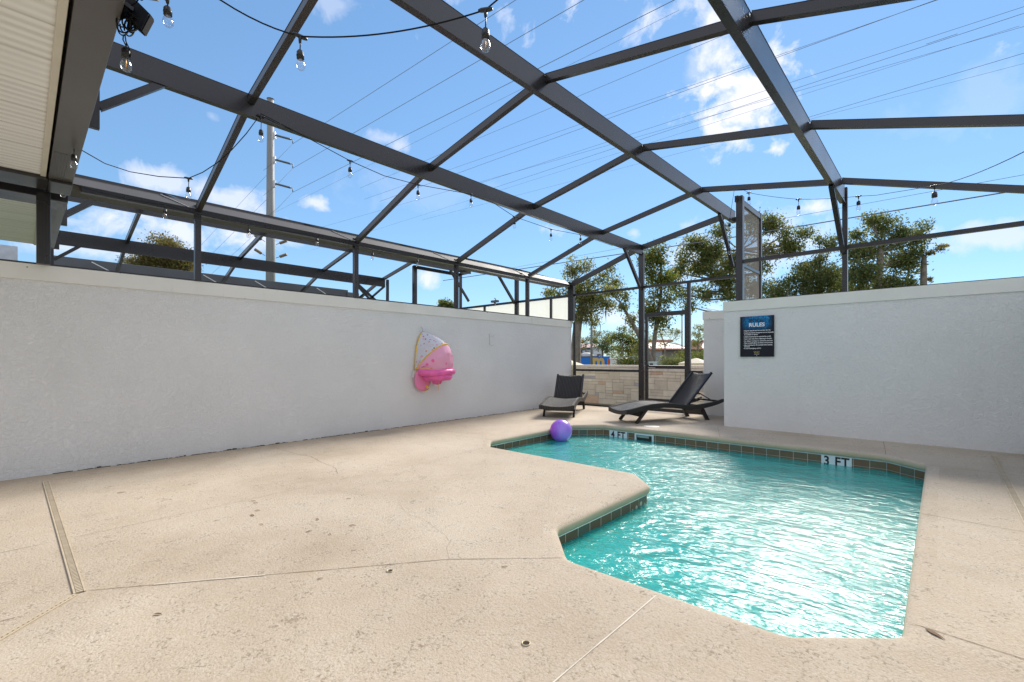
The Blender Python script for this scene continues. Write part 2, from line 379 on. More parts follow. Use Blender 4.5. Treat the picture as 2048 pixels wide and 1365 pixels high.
# ------------------------------------------------------------------ pool outline
POOL = [(-4.25,4.13),(-4.545,4.425),(-4.545,6.33),(-4.17,6.705),(-0.47,6.76),(-0.12,6.46),(-0.12,2.47),(-0.47,2.16),(-1.56,2.13),(-1.89,2.46),(-1.89,3.83),(-2.20,4.13)]
def area(p): return sum(p[i][0]*p[(i+1) % len(p)][1]-p[(i+1) % len(p)][0]*p[i][1] for i in range(len(p)))/2
if area(POOL) < 0: POOL = POOL[::-1]
def offset(poly, d):            # outward for a counter-clockwise polygon
    n = len(poly); out = []
    for i in range(n):
        a = Vector(poly[i-1]); b = Vector(poly[i]); c = Vector(poly[(i+1) % n])
        e1 = (b-a).normalized(); e2 = (c-b).normalized(); n1 = Vector((e1.y, -e1.x)); n2 = Vector((e2.y, -e2.x))
        k = n1+n2; k = k/(k.dot(n1)) if abs(k.dot(n1)) > 1e-6 else n1
        out.append(tuple(b + k*d))
    return out
def soften(poly, r, seg=4):
    out = []
    n = len(poly)
    for i in range(n):
        a = Vector(poly[i-1]); b = Vector(poly[i]); c = Vector(poly[(i+1) % n])
        p = b + (a-b).normalized()*r; q = b + (c-b).normalized()*r
        for k in range(seg+1):
            t = k/seg; out.append(tuple(p*(1-t)**2 + b*2*t*(1-t) + q*t*t))
    return out
PS = soften(POOL, 0.045)
def holed(name, outer, inner, zf, mat, kind=None, cuts=0):
    bm = bmesh.new()
    def loop(p):
        vs = [bm.verts.new((x, y, zf(x, y))) for x, y in p]
        for i in range(len(vs)): bm.edges.new((vs[i], vs[(i+1) % len(vs)]))
    loop(outer); loop(inner)
    bmesh.ops.triangle_fill(bm, use_beauty=True, use_dissolve=False, edges=list(bm.edges))
    bmesh.ops.recalc_face_normals(bm, faces=bm.faces)
    for f in bm.faces:
        if f.normal.z < 0: f.normal_flip()
    me = bpy.data.meshes.new(name); bm.to_mesh(me); bm.free(); me.materials.append(mat)
    o = bpy.data.objects.new(name, me); link(o)
    if kind: o['kind'] = kind
    return o
DECK_OUT = [(-6.56,-3.2),(1.02,-3.2),(1.02,9.22),(-6.56,9.22)]
deck = holed('pool_deck', DECK_OUT, offset(PS, 0.10), lambda x, y: dz(y), M['deck'], 'structure')
def mk_ground():
    t = NT('grass_and_dirt'); n = t.noise(0.35, 6, 0.6); f = t.noise(14, 5, 0.7)
    c = t.ramp(n, [(0.35, (0.10, 0.12, 0.04)), (0.5, (0.13, 0.14, 0.06)), (0.65, (0.22, 0.19, 0.12))])
    c = t.mix(t.ramp(f, [(0.3, (0, 0, 0)), (0.7, (0.6,) * 3)]), c, (0.06, 0.08, 0.03)); t.bump(f, 0.5, 0.03)
    return t.set(c, 0.9)
holed('ground', [(-900,-900),(900,-900),(900,900),(-900,900)], [(-6.5,-3.15),(-6.5,9.17),(0.97,9.17),(0.97,-3.15)], lambda x, y: -0.03, mk_ground(), 'structure')

# deck joints and cracks (hairline grooves)
M['groove'] = simple('joint_shadow', (0.21, 0.155, 0.10), 0.9, var=.5, scale=30)
M['caulk'] = simple('white_caulk', (0.66, 0.60, 0.50), 0.7)
rnd = random.Random(4)
def ribbon(pts, w, mat, jit=0.0, step=0.06, name='joint', lift=0.0022):
    P = []
    for i in range(len(pts)-1):
        a = Vector(pts[i][:2]); b = Vector(pts[i+1][:2]); n = max(1, int((b-a).length/step))
        for k in range(n): P.append(a.lerp(b, k/n))
    P.append(Vector(pts[-1][:2]))
    vs = []; fs = []; off = 0
    for i, p in enumerate(P):
        t = (P[min(i+1, len(P)-1)] - P[max(i-1, 0)]).normalized(); nn = Vector((-t.y, t.x))
        off = off*0.7 + rnd.uniform(-jit, jit); ww = w*rnd.uniform(0.6, 1.2)
        for sgn in (-1, 1):
            q = p + nn*(off + sgn*ww/2); vs.append((q.x, q.y, dz(q.y)+lift))
    for i in range(len(P)-1): fs.append((2*i, 2*i+2, 2*i+3, 2*i+1))
    return MB().add(vs, fs).build(name, mat, deck)
J = 0.0012
for pts in [[(-6.20,0.22),(-6.22,2.2),(-6.15,4.2),(-6.2,6.0)], [(-3.10,0.23),(-2.05,1.66),(-1.58,2.11)], [(-6.5,5.97),(-5.6,6.12),(-4.57,6.36)],
            [(-6.45,4.2),(-4.60,4.46)], [(-0.10,4.44),(0.95,4.38)], [(-0.10,2.60),(0.95,2.52)], [(-0.10,6.42),(0.95,6.42)],
            [(-0.47,6.80),(-0.56,7.80)], [(-2.30,6.78),(-2.62,7.62)], [(-3.6,7.18),(-2.5,7.45),(-0.6,7.66),(0.95,7.62)], [(-4.10,-0.1),(-4.10,0.12)], [(-3.02,-0.02),(-3.1,-1.5)]]:
    ribbon(pts, 0.0042, M['groove'], J)
ribbon([(-4.10,0.24),(-4.16,2.3),(-4.12,3.0),(-4.27,4.09)], 0.004, simple('pale_joint', (0.40, 0.31, 0.21), 0.9), J)
ribbon([(-1.00,2.08),(-1.0,-0.6)], 0.006, M['caulk'], J*0.5)
ribbon([(-2.93,0.46),(-2.62,0.88)], 0.010, M['caulk'], J, lift=0.004)
def px_path(l): return [tuple(deckp(*p))[:2] for p in l]
ribbon(px_path([(543,893),(560,899),(593,909),(612,911),(624,914),(640,924),(671,937),(676,949)]), 0.0035, M['groove'], 0.005, 0.03, 'crack')
ribbon(px_path([(798,1008),(816,1030),(840,1036),(858,1048),(889,1069),(899,1084),(893,1099),(898,1116)]), 0.0013, M['groove'], 0.003, 0.03, 'crack')

# drains
def drain(name, p, q, w, label, slots=True):
    p = Vector((p[0], p[1], dz(p[1])+0.004)); q = Vector((q[0], q[1], dz(q[1])+0.004))
    e = empty(name, p, label, 'drain'); loc = p
    d = (q-p); L = d.length; d.normalize(); s = Vector((-d.y, d.x, 0))
    def quad(mb, a, b, o0, o1, z0=0.0, h=0.004):
        mb.bar(p-loc+d*a+s*((o0+o1)/2)+Vector((0,0,z0)), p-loc+d*b+s*((o0+o1)/2)+Vector((0,0,z0)), abs(o1-o0), h)
    m = MB(); quad(m, 0, L, -w/2, w/2, -0.003, 0.004); m.build('channel', M['drain_dark'], e)
    m = MB(); quad(m, 0, L, -w/2-0.003, -w/2+0.005); quad(m, 0, L, w/2-0.005, w/2+0.003); m.build('rim', M['drain'], e)
    m = MB(); k = 0.0
    while k < L-0.01:
        quad(m, k, k+0.013, -w/2+0.007, w/2-0.007); k += 0.022
    if slots: m.build('grate', M['drain'], e)
    return e
M['drain'] = simple('sandy_plastic', (0.50, 0.415, 0.30), 0.8, var=.12, scale=12); M['drain_dark'] = simple('drain_shadow', (0.20, 0.155, 0.105), 0.9)
drain('channel_drain', (-6.18,0.155), (-3.10,0.195), 0.040, 'long slotted drain channel crossing the left deck from the wall')
drain('channel_drain', (-3.09,0.18), (-2.30,-0.56), 0.020, 'narrow slotted drain in the bottom left corner of the deck')
drain('channel_drain', (0.43,7.50), (0.43,-0.5), 0.045, 'faint slotted drain on the right side of the deck')

# ------------------------------------------------------------------ pool
pool = empty('swimming_pool', (-2.3,4.4,0), 'angular turquoise swimming pool with slate tile waterline set in the deck', 'swimming pool')
def ring_sweep(poly, prof, zf):
    mb = MB(); vs = []; n = len(poly); K = len(prof)
    loops = [offset(poly, o) for o, z in prof]
    for i in range(n):
        for k, (o, z) in enumerate(prof):
            x, y = loops[k][i]; vs.append((x+2.3, y-4.4, z + zf(x, y)))
    fs = []
    for i in range(n):
        j = (i+1) % n
        for k in range(K-1): fs.append((i*K+k, j*K+k, j*K+k+1, i*K+k+1))
    mb.add(vs, fs, True); return mb
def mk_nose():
    t = NT('stain_and_bounce_edge'); t.bump(t.noise(70, 4), 0.5, 0.004)  # olive tone holds mineral stain plus painted bounce light from the water
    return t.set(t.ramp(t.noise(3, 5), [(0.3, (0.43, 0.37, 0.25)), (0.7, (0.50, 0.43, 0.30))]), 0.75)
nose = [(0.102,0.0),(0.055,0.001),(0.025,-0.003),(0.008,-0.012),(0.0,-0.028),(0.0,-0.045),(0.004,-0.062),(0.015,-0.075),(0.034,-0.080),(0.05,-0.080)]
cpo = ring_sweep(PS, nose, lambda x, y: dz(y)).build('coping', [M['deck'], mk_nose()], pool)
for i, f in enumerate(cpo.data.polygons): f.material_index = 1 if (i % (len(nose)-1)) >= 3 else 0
WZ = -0.125
inner = offset(POOL, 0.030)
ring_sweep(POOL, [(0.027,-0.078),(0.027,-0.089)], lambda x, y: dz(y)).build('grout_line', M['grout'], pool)
# individual tiles as islands of one band
def tiles():
    mb = MB(); n = len(inner)
    for i in range(n):
        a = Vector(inner[i]); b = Vector(inner[(i+1) % n]); L = (b-a).length; k = max(1, round(L/0.157)); d = (b-a)/L; w = L/k
        for r, (zt, zb) in enumerate(((-0.084,-0.168),(-0.172,-0.255))):
            for j in range(k):
                p = a+d*(j*w+0.003); q = a+d*((j+1)*w-0.003)
                mb.add([(p.x+2.3,p.y-4.4,dz(p.y)+zb),(q.x+2.3,q.y-4.4,dz(q.y)+zb),(q.x+2.3,q.y-4.4,dz(q.y)+zt),(p.x+2.3,p.y-4.4,dz(p.y)+zt)], [(0,1,2,3)])
    return mb
tiles().build('tile_band', M['tile'], pool)
ring_sweep(POOL, [(0.034,-0.08),(0.034,-0.30)], lambda x, y: dz(y)).build('tile_grout', M['grout'], pool)
ring_sweep(POOL, [(0.031,-0.255),(0.031,-1.35)], lambda x, y: dz(y)).build('basin_wall', M['plaster'], pool)
fl = MB(); o5 = offset(POOL, 0.031); fl.add([(x+2.3,y-4.4,-1.25) for x, y in o5], [tuple(range(len(o5)))]); fl.build('basin_floor', M['plaster'], pool)
wm = bmesh.new(); wv = [wm.verts.new((x, y, WZ)) for x, y in offset(POOL, 0.030)]; wm.faces.new(wv); bmesh.ops.triangulate(wm, faces=wm.faces)
wme = bpy.data.meshes.new('water'); wm.to_mesh(wme); wm.free(); wme.materials.append(M['water']); wo = link(bpy.data.objects.new('water', wme)); wo['kind'] = 'structure'

def text_mesh(name, s, size, mat, parent, loc, rot, extrude=0.0008, align='CENTER', sx=1.0, bold=0.0, space=1.0):
    cu = bpy.data.curves.new(name, 'FONT'); cu.body = s; cu.size = size; cu.extrude = extrude; cu.align_x = align; cu.align_y = 'CENTER'; cu.offset = bold; cu.space_character = space
    cu.resolution_u = 3
    tmp = bpy.data.objects.new('tmp', cu); COL.objects.link(tmp); bpy.context.view_layer.update()
    dg = bpy.context.evaluated_depsgraph_get(); me = bpy.data.meshes.new_from_object(tmp.evaluated_get(dg))
    bpy.data.objects.remove(tmp); bpy.data.curves.remove(cu)
    me.name = name; me.materials.clear(); me.materials.append(mat)
    o = bpy.data.objects.new(name, me); link(o, parent); o.location = loc; o.rotation_euler = rot; o.scale = (sx, 1, 1); return o
M['ink'] = simple('black_ink', (0.012, 0.012, 0.012), 0.6)
M['inkw'] = simple('white_ink', (0.85, 0.85, 0.85), 0.6, var=0.02)
# far pool wall runs nearly along X : y at x
def fy(x): return 6.735 + (x+4.17)*0.055/3.70 + 0.0
def marker(px0, px1, txt, n):
    a = onY(px0, 875, 6.74); b = onY(px1, 875, 6.74)
    m = MB(); zt = dz(6.73)-0.084; w = (b.x-a.x)/n
    for i in range(n): m.box(a.x+2.3+i*w+0.002, a.x+2.3+(i+1)*w-0.002, fy(a.x)-4.4-0.006, fy(a.x)-4.4+0.004, zt-0.165, zt-0.001)
    o = m.build('depth_marker', M['white_tile'], pool)
    text_mesh('lettering', txt, 0.155, M['ink'], o, ((a.x+b.x)/2+2.3, fy(a.x)-4.4-0.0075, zt-0.070), (R(90), 0, 0), sx=0.84, bold=0.004, space=1.1)
M['white_tile'] = simple('white_tile', (0.62, 0.72, 0.76), 0.3, var=0.05)
marker(1219, 1255, '4 FT', 2); marker(1641, 1703, '3 FT', 2)
a = onY(1273, 880, 6.74); b = onY(1304, 880, 6.74); x0 = a.x+2.3; x1 = b.x+2.3; yy = fy(a.x)-4.4; zt = dz(6.73)-0.084
sk = MB().box(x0, x1, yy-0.004, yy+0.0, zt-0.16, zt-0.02).build('skimmer', M['dark'], pool)
MB().box(x0-0.03, x0, yy-0.012, yy, zt-0.17, zt).box(x1, x1+0.03, yy-0.012, yy, zt-0.17, zt).box(x0, x1, yy-0.012, yy, zt-0.022, zt).build('skimmer_frame', M['white_tile'], sk)
MB().box(x0+0.02, x1-0.05, yy-0.016, yy-0.006, zt-0.06, zt-0.03).build('weir_flap', M['steel'], sk)
ri = MB().lathe([(0.0,-0.02),(0.035,-0.02),(0.04,-0.005),(0.03,0.0),(0.0,0.0)], (-1.92+2.3+0.012, 3.05-4.4, -0.30), 16, mat=Matrix.Rotation(R(90), 3, 'Y')).build('return_inlet', M['white_tile'], pool)
# a few chipped tiles near the peninsula corner
mort_ = simple('pale_mortar', (0.45, 0.47, 0.38), 0.8)
for i, (yy_, z_, r_) in enumerate([(3.62,-0.145,0.020),(3.70,-0.130,0.022),(3.55,-0.15,0.010),(3.77,-0.15,0.012)]):
    MB().lathe([(0.0,0.0),(r_*0.7,0.003),(r_,0.0)], (-1.92+2.3+0.001, yy_-4.4, z_+dz(3.6)-0.01), 9, mat=Matrix.Rotation(R(90), 3, 'Y')).build('mortar_patch', mort_, pool)

# ------------------------------------------------------------------ block walls
def wall(name, poly, z1, label, loc, base=-0.05, proud=0.014, c0=None):
    e = empty(name, (loc[0], loc[1], 0), label, 'wall')
    if area(poly) < 0: poly = poly[::-1]
    P = [(x-loc[0], y-loc[1]) for x, y in poly]
    MB().prism(offset(P, -proud), base, z1-0.157).build('stucco_face', M['stucco'], e)
    MB().prism(P, z1-0.157, z1).build('coping_band', M['band'], e)
    return e
XL = -6.54; YR = 7.82; YE = 9.12; WT = 2.10
wl = wall('pool_wall', [(XL,-3.2),(XL-0.2,-3.2),(XL-0.2,YE+0.0),(XL,YE+0.0)], WT, 'long light grey stucco wall with cream top band along the left side of the deck', (XL-0.1, 3))
wall('pool_wall', [(-2.605,YR),(1.14,YR),(1.14,YR+0.2),(-2.40,YR+0.2),(-2.40,YE+0.2),(-3.42,YE+0.2),(-3.42,YE),(-2.605,YE)], WT, 'short grey stucco wall behind the pool carrying the pool rules sign', (-1.0, YR+0.1))
wall('pool_wall', [(0.94,-3.2),(1.14,-3.2),(1.14,YR),(0.94,YR)], WT, 'grey stucco side wall closing the right side of the deck', (1.04, 2.3))
# grime line at the wall foot
gm_ = MB(); r2 = random.Random(7)
for k in range(420):
    y = r2.uniform(0.2, 8.6); w = r2.uniform(0.01, 0.05); h = r2.uniform(0.001, 0.007) * (2.5 if r2.random() < .05 else 1)
    gm_.box(XL-0.014-0.001, XL-0.014+0.004+h*0.6, y, y+w, dz(y), dz(y)+h)
o = gm_.build('grime', simple('dirt_line', (0.07, 0.055, 0.035), 0.9), wl); o.location = (-(XL-0.1), -3, 0)
# wall hook
hk = empty('wall_hook', (XL, 6.33, 1.56), 'small thin metal hook on the left wall right of the pink float', 'hook')
MB().tube([(0.006,0,0.12),(0.006,0,-0.10),(0.02,0.02,-0.115),(0.035,0.06,-0.11),(0.035,0.10,-0.085)], 0.005, 6).build('rod', M['steel'], hk)
MB().tube([(0.006,0.04,0.06),(0.03,0.09,0.05),(0.03,0.10,0.09)], 0.004, 6).build('prong', M['steel'], hk)

# ------------------------------------------------------------------ screen enclosures
BR = M['bronze']
def enclosure(mir, jogY, label, door=True, PY=(1.45,3.5,5.5,7.5,9.08), full=True, loc=(-2.84,4.0)):
    """mir False : own cage; True : the neighbour's, mirrored about the party wall"""
    fx = (lambda x: -13.08 - x) if mir else (lambda x: x)
    off = (fx(loc[0]), loc[1])
    e = empty('screen_enclosure', (off[0], off[1], 0), label, 'screen enclosure')
    def P(x, y, z): return (fx(x)-off[0], y-off[1], z)
    def bar(name, p, q, w, h, up=(0,0,1), mat=None, par=None):
        return MB().bar(P(*p), P(*q), w, h, up, bev=0.003).build(name, mat or BR, par or e)
    beams = [(-4.7,3.52,0.19,YE),(-2.84,3.83,0.205,YE),(-1.0,3.46,0.25,jogY-0.05)]
    for X, zc, h, y1 in beams:
        b = bar('beam', (X,0.42,zc), (X,y1,zc), 0.05, h)
        # lip along the bottom flange
        MB().bar(P(X,0.42,zc-h/2-0.006), P(X,y1,zc-h/2-0.006), 0.064, 0.010).build('flange', BR, b)
    # risers and braces at the house end
    for X, zc, h, y1 in beams:
        bar('riser_plate', (X,0.355,2.91), (X,0.355,zc+h/2+0.02), 0.045, 0.10, up=(0,1,0))
        bar('brace', (X,0.40,zc-0.44), (X,0.79,zc-0.09), 0.04, 0.055)
    # purlins, arched between the beams
    xs = [(-6.52,2.975),(-4.7,3.565),(-2.84,3.90),(-1.0,3.55),(0.90,2.95)]
    for k, y in enumerate(PY):
        last = (k == len(PY)-1)
        for i in range(4):
            if last and i >= 2: continue
            (xa, za), (xb, zb) = xs[i], xs[i+1]; t = 0.026 if i else 0.0
            w, h = (0.05, 0.075) if not last else (0.06, 0.10)
            bar('purlin', (xa+t, y, za), (xb-0.026, y, zb), w, h)
    # end frame
    bar('header', (-2.84,YE,3.78), (-2.40,YE,3.78), 0.05, 0.085)
    bar('corner_rail', (-2.40,YE,3.74), (-2.40,jogY,3.74), 0.05, 0.09)
    bar('post', (-2.40,YE,WT), (-2.40,YE,3.80), 0.06, 0.075, up=(0,1,0))
    bar('post', (-2.36,jogY+0.06,WT), (-2.36,jogY+0.06,3.78), 0.10, 0.10, up=(0,1,0))
    bar('post', (-0.985,jogY+0.05,WT), (-0.985,jogY+0.05,3.56), 0.06, 0.075, up=(0,1,0))
    bar('post', (0.90,jogY+0.05,WT), (0.90,jogY+0.05,2.95), 0.06, 0.075, up=(0,1,0))
    bar('post', (-6.50,YE-0.03,WT), (-6.50,YE-0.03,2.95), 0.08, 0.08, up=(0,1,0))
    bar('post', (-4.715,YE,0.07), (-4.715,YE,3.46), 0.11, 0.07, up=(0,1,0))
    bar('rail', (-6.52,YE+0.003,2.72), (-2.40,YE+0.003,2.72), 0.045, 0.05)
    bar('rail', (-2.36,jogY+0.053,2.725), (0.90,jogY+0.053,2.725), 0.045, 0.055)
    if not mir:
        bar('rail', (-6.49,YE,0.918), (-4.77,YE,0.918), 0.045, 0.05)
        bar('rail', (-3.65,YE,0.918), (-3.42,YE,0.918), 0.045, 0.05)
        bar('rail', (-6.49,YE,dz(YE)+0.02), (-3.42,YE,dz(YE)+0.02), 0.05, 0.04)
        bar('post', (-6.505,YE+0.05,0.07), (-6.505,YE+0.05,WT-0.03), 0.06, 0.05, up=(0,1,0))
        bar('post', (-3.69,YE,0.07), (-3.69,YE,2.70), 0.065, 0.07, up=(0,1,0))
    # knee braces
    bar('brace', (-4.7,8.36,3.43), (-4.7,9.05,2.68), 0.05, 0.055)
    bar('brace', (-2.84,8.36,3.72), (-2.84,9.06,2.90), 0.05, 0.055)
    bar('brace', (-1.0,jogY-0.95,3.33), (-1.0,jogY-0.02,2.66), 0.05, 0.06)
    if not mir:
        for y in PY[:-1]: bar('post', (-6.565, y, WT), (-6.565, y, 2.92), 0.075, 0.062, up=(0,1,0))
        bar('base_track', (XL-0.04,-0.4,WT+0.009), (XL-0.04,YE,WT+0.009), 0.055, 0.018)
        bar('base_track', (-2.5,YR+0.06,WT+0.006), (1.0,YR+0.06,WT+0.006), 0.055, 0.012)
    # side post line on the other outer wall
    if full:
        bar('eave_beam', (0.92,0.3,2.93), (0.92,jogY,2.93), 0.05, 0.12)
    sp = MB(); a = P(-2.40,jogY+0.1,WT); b = P(-2.40,YE-0.03,3.70)
    sp.add([a, (a[0], b[1], a[2]), b, (a[0], a[1], b[2])], [(0,1,2,3)])
    if not mir: sp.build('screen_panel', M['mesh'], e)
    if not mir:
        bar('rail', (-2.40,jogY+0.11,2.72), (-2.40,YE-0.04,2.72), 0.035, 0.05)
    return e, P, bar
cage, P1, bar1 = enclosure(False, YR, 'dark bronze aluminium screen enclosure arching over the pool, with roof beams and a door')
# gutter shared along the party wall
gt = empty('gutter', (-6.62, 4.6, 2.9), 'long dark metal gutter running above the left wall below the sky', 'gutter')
def g(x, y, z): return (x+6.62, y-4.6, z-2.9)
MB().box(0.03, 0.10, 0.42-4.6, YE-4.6, 0.0, 0.068, bev=0.004).build('lower_beam', BR, gt)
gg = MB(); y0, y1 = 0.30, YE-0.1
prof = [(-6.525,2.968),(-6.66,3.075),(-6.665,3.085),(-6.90,3.13),(-6.90,2.93),(-6.60,2.93)]
vs = [g(x, y, z) for y in (y0, y1) for x, z in prof]; n = len(prof)
gg.add(vs, [(i, (i+1) % n, n+(i+1) % n, n+i) for i in range(n)] + [tuple(range(n))[::-1], tuple(range(n, 2*n))])
gg.build('trough', mk_bronze('gutter_bronze', (0.085, 0.08, 0.078), 0.6, 0.0), gt)
for ys in (1.35, 3.42, 5.3, 7.4):
    MB().bar(g(-6.528,ys,2.974), g(-6.668,ys-0.24,3.092), 0.012, 0.006).build('seam', M['white'], gt)
# screen door, hinged on the centre post
door = empty('screen_door', (-4.62, YE, 0.08), 'dark framed screen door standing closed in the far end of the enclosure', 'door')
def dbar(name, p, q, w, h, up=(0,0,1), par=None, mat=None):
    f = lambda v: (v[0]+4.62, v[1]-YE, v[2]-0.08)
    return MB().bar(f(p), f(q), w, h, up, bev=0.002).build(name, mat or BR, par or door)
dbar('stile', (-4.595,YE-0.003,0.11), (-4.595,YE-0.003,2.15), 0.06, 0.05, (0,1,0)); dbar('stile', (-3.745,YE-0.003,0.11), (-3.745,YE-0.003,2.10), 0.045, 0.05, (0,1,0))
dbar('top_rail', (-4.62,YE-0.004,2.115), (-3.70,YE-0.004,2.115), 0.05, 0.085)
dbar('middle_rail', (-4.565,YE-0.003,1.005), (-3.767,YE-0.003,1.005), 0.045, 0.065)
dbar('kick_rail', (-4.565,YE-0.003,0.32), (-3.767,YE-0.003,0.32), 0.045, 0.05); dbar('bottom_rail', (-4.565,YE-0.003,0.125), (-3.767,YE-0.003,0.125), 0.045, 0.05)
hd = dbar('handle', (-4.54,YE-0.05,1.0), (-4.38,YE-0.05,0.995), 0.012, 0.018, mat=M['steel']); dbar('handle_plate', (-4.55,YE-0.03,0.97), (-4.55,YE-0.03,1.06), 0.04, 0.012, (0,1,0), mat=M['dark'])
# neighbour's cage
nb, P2, bar2 = enclosure(True, 7.42, 'neighbouring dark screen enclosure seen over the left wall', PY=(1.45,3.5,5.5,7.3,9.08))
pp = MB()
for a_, b_ in ((-6.62,-7.18),(-7.20,-8.38),(-8.48,-9.60),(-9.64,-10.30),(-10.36,-10.62)):
    pp.add([(b_+10.24, YE-3.965, 1.2),(a_+10.24, YE-3.965, 1.2),(a_+10.24, YE-3.965, 2.69),(b_+10.24, YE-3.965, 2.69)], [(0,1,2,3)])
def mk_cloth():
    t = NT('white_screen_cloth'); df = t.N.new('ShaderNodeBsdfDiffuse'); tl = t.N.new('ShaderNodeBsdfTranslucent'); mx = t.N.new('ShaderNodeMixShader'); mx.inputs[0].default_value = .5
    df.inputs[0].default_value = tl.inputs[0].default_value = (0.84, 0.86, 0.80, 1)
    t.L.new(df.outputs[0], mx.inputs[1]); t.L.new(tl.outputs[0], mx.inputs[2]); t.L.new(mx.outputs[0], t.out.inputs[0]); return t.m
pp.build('privacy_panel', mk_cloth(), nb)
for xp in (-7.19, -9.62): MB().bar((xp+10.24, YE-4, 1.9), (xp+10.24, YE-4, 2.7), 0.05, 0.05, (0,1,0)).build('panel_post', BR, nb)
MB().bar(P2(-1.0,6.4,3.34), P2(-1.0,7.35,2.5), 0.05, 0.055).bar(P2(-1.0,7.35,3.34), P2(-1.0,6.4,2.5), 0.05, 0.055).build('cross_brace', BR, nb)
# far party gutter
fg = empty('gutter', (-14.0, 3.5, 3.1), 'far grey gutter low on the skyline beyond the neighbouring enclosure', 'gutter')
MB().box(0.0, 0.3, -3.2, 3.55, -0.25, 0.27, bev=0.01).build('trough', mk_bronze('far_gutter', (0.10, 0.105, 0.115), 0.6, 0.0), fg)
for y in (-2.0, 0.1, 1.3, 3.0): MB().bar((0.302, y, -0.02), (0.302, y-0.45, 0.22), 0.01, 0.02).build('seam', M['white'], fg)
MB().box(-0.05, 0.35, 3.5, 3.9, -1.5, 0.2, bev=0.01).build('post', M['bronze_l'], fg)
hw = empty('house_wall', (-14.04,-1.7,0), 'pale lavender wall sliver at the far left edge above the stucco wall', 'wall')
MB().box(-.1,.1,-1.5,1.64,0,3.5).build('face', simple('lavender_wall', (0.55,0.57,0.62), .8), hw)
fw = wall('party_wall', [(-13.94,-3.2),(-14.14,-3.2),(-14.14,9.0),(-13.94,9.0)], 2.6, 'grey wall closing the far side of the neighbouring unit', (-14.04, 3))
# camera bracket on the neighbour's rail
sc_ = empty('security_camera', (-9.13, YE-0.06, 2.80), 'small grey device clamped on the rail beyond the left wall', 'camera')
MB().box(-0.13,0.11,-0.05,0.05,-0.03,0.03,bev=0.01).build('housing', M['bronze_l'], sc_); MB().tube([(0,0,0.02),(0.02,0,0.07),(-0.03,0,0.09)], 0.012, 6).build('arm', M['bronze_l'], sc_)
MB().bar((-0.02,0,-0.02),(0.02,0,-0.10),0.04,0.03).build('clamp', M['bronze_l'], sc_)

# ------------------------------------------------------------------ porch roofs
def porch(mir, label, xe=0.95):
    fx = (lambda x: -13.08 - x) if mir else (lambda x: x)
    e = empty('porch_roof', (fx(-2.5), -0.6, 2.8), label, 'roof')
    def bx(name, x0, x1, y0, y1, z0, z1, mat, par=None, bev=0.0):
        a, b = sorted((fx(x0)-fx(-2.5), fx(x1)-fx(-2.5)))
        return MB().box(a, b, y0+0.6, y1+0.6, z0-2.8, z1-2.8, bev).build(name, mat, par or e)
    bx('soffit', -6.02, xe, -1.5, 0.115, 2.85, 2.87, M['soffit'])
    bx('trim', -6.02, xe, 0.115, 0.150, 2.838, 2.872, M['trim'])
    gtr = bx('eave_gutter', -6.0, xe, 0.166, 0.330, 2.828, 3.0, M['fascia'], bev=0.006)
    for k in range(9):
        yk = 0.180+k*0.0165
        a, b = sorted((fx(-6.4)-fx(-2.5), fx(-5.2)-fx(-2.5)))
        if k < 6: MB().box(a+ (0.0 if mir else 0.0), b, yk+0.6, yk+0.6+0.004, 2.822-2.8, 2.828-2.8).build('rib', M['fascia'], gtr)
    bx('side_beam', -6.40, -6.02, -1.5, 0.165, 2.815, 3.0, BR, bev=0.006)
    bx('side_cap', -6.40, -6.0, 0.168, 0.330, 2.80, 3.0, BR, bev=0.006)
    roof = MB(); xa, xb = fx(-6.45)-fx(-2.5), fx(xe+.05)-fx(-2.5)
    roof.add([(xa,0.92,0.215),(xb,0.92,0.215),(xb,-0.92,0.65),(xa,-0.92,0.65),(xa,0.92,0.18),(xb,0.92,0.18),(xb,-0.92,0.12),(xa,-0.92,0.12)],
             [(0,1,2,3),(4,7,6,5),(0,4,5,1),(1,5,6,2),(2,6,7,3),(3,7,4,0)])
    roof.build('roof_slope', simple('grey_shingle', (0.12, 0.11, 0.10), 0.9, var=0.3, scale=30), e)
    return e
porch(False, 'cream perforated porch ceiling with dark fascia gutter in the top left corner')
porch(True, "neighbour's perforated porch ceiling glimpsed at the left edge below the near eave", -3.38)
ds = empty('downspout', (XL+0.02, 0.145, WT), 'dark ribbed downspout standing on the left wall under the eave corner', 'downspout')
dm = MB().box(-0.05, 0.05, -0.05, 0.05, 0.0, 0.72, bev=0.006); dm.build('pipe', BR, ds)
for k in range(4): MB().box(0.05, 0.056, -0.040+k*0.022, -0.030+k*0.022, 0.01, 0.71).build('rib', BR, ds)
nd = empty('downspout', (-13.9, 0.30, WT+0.1), 'slim dark post at the far left edge beyond the wall', 'post')
MB().box(-0.05,0.05,-0.06,0.06,0.0,1.35,bev=0.01).build('pipe', BR, nd)

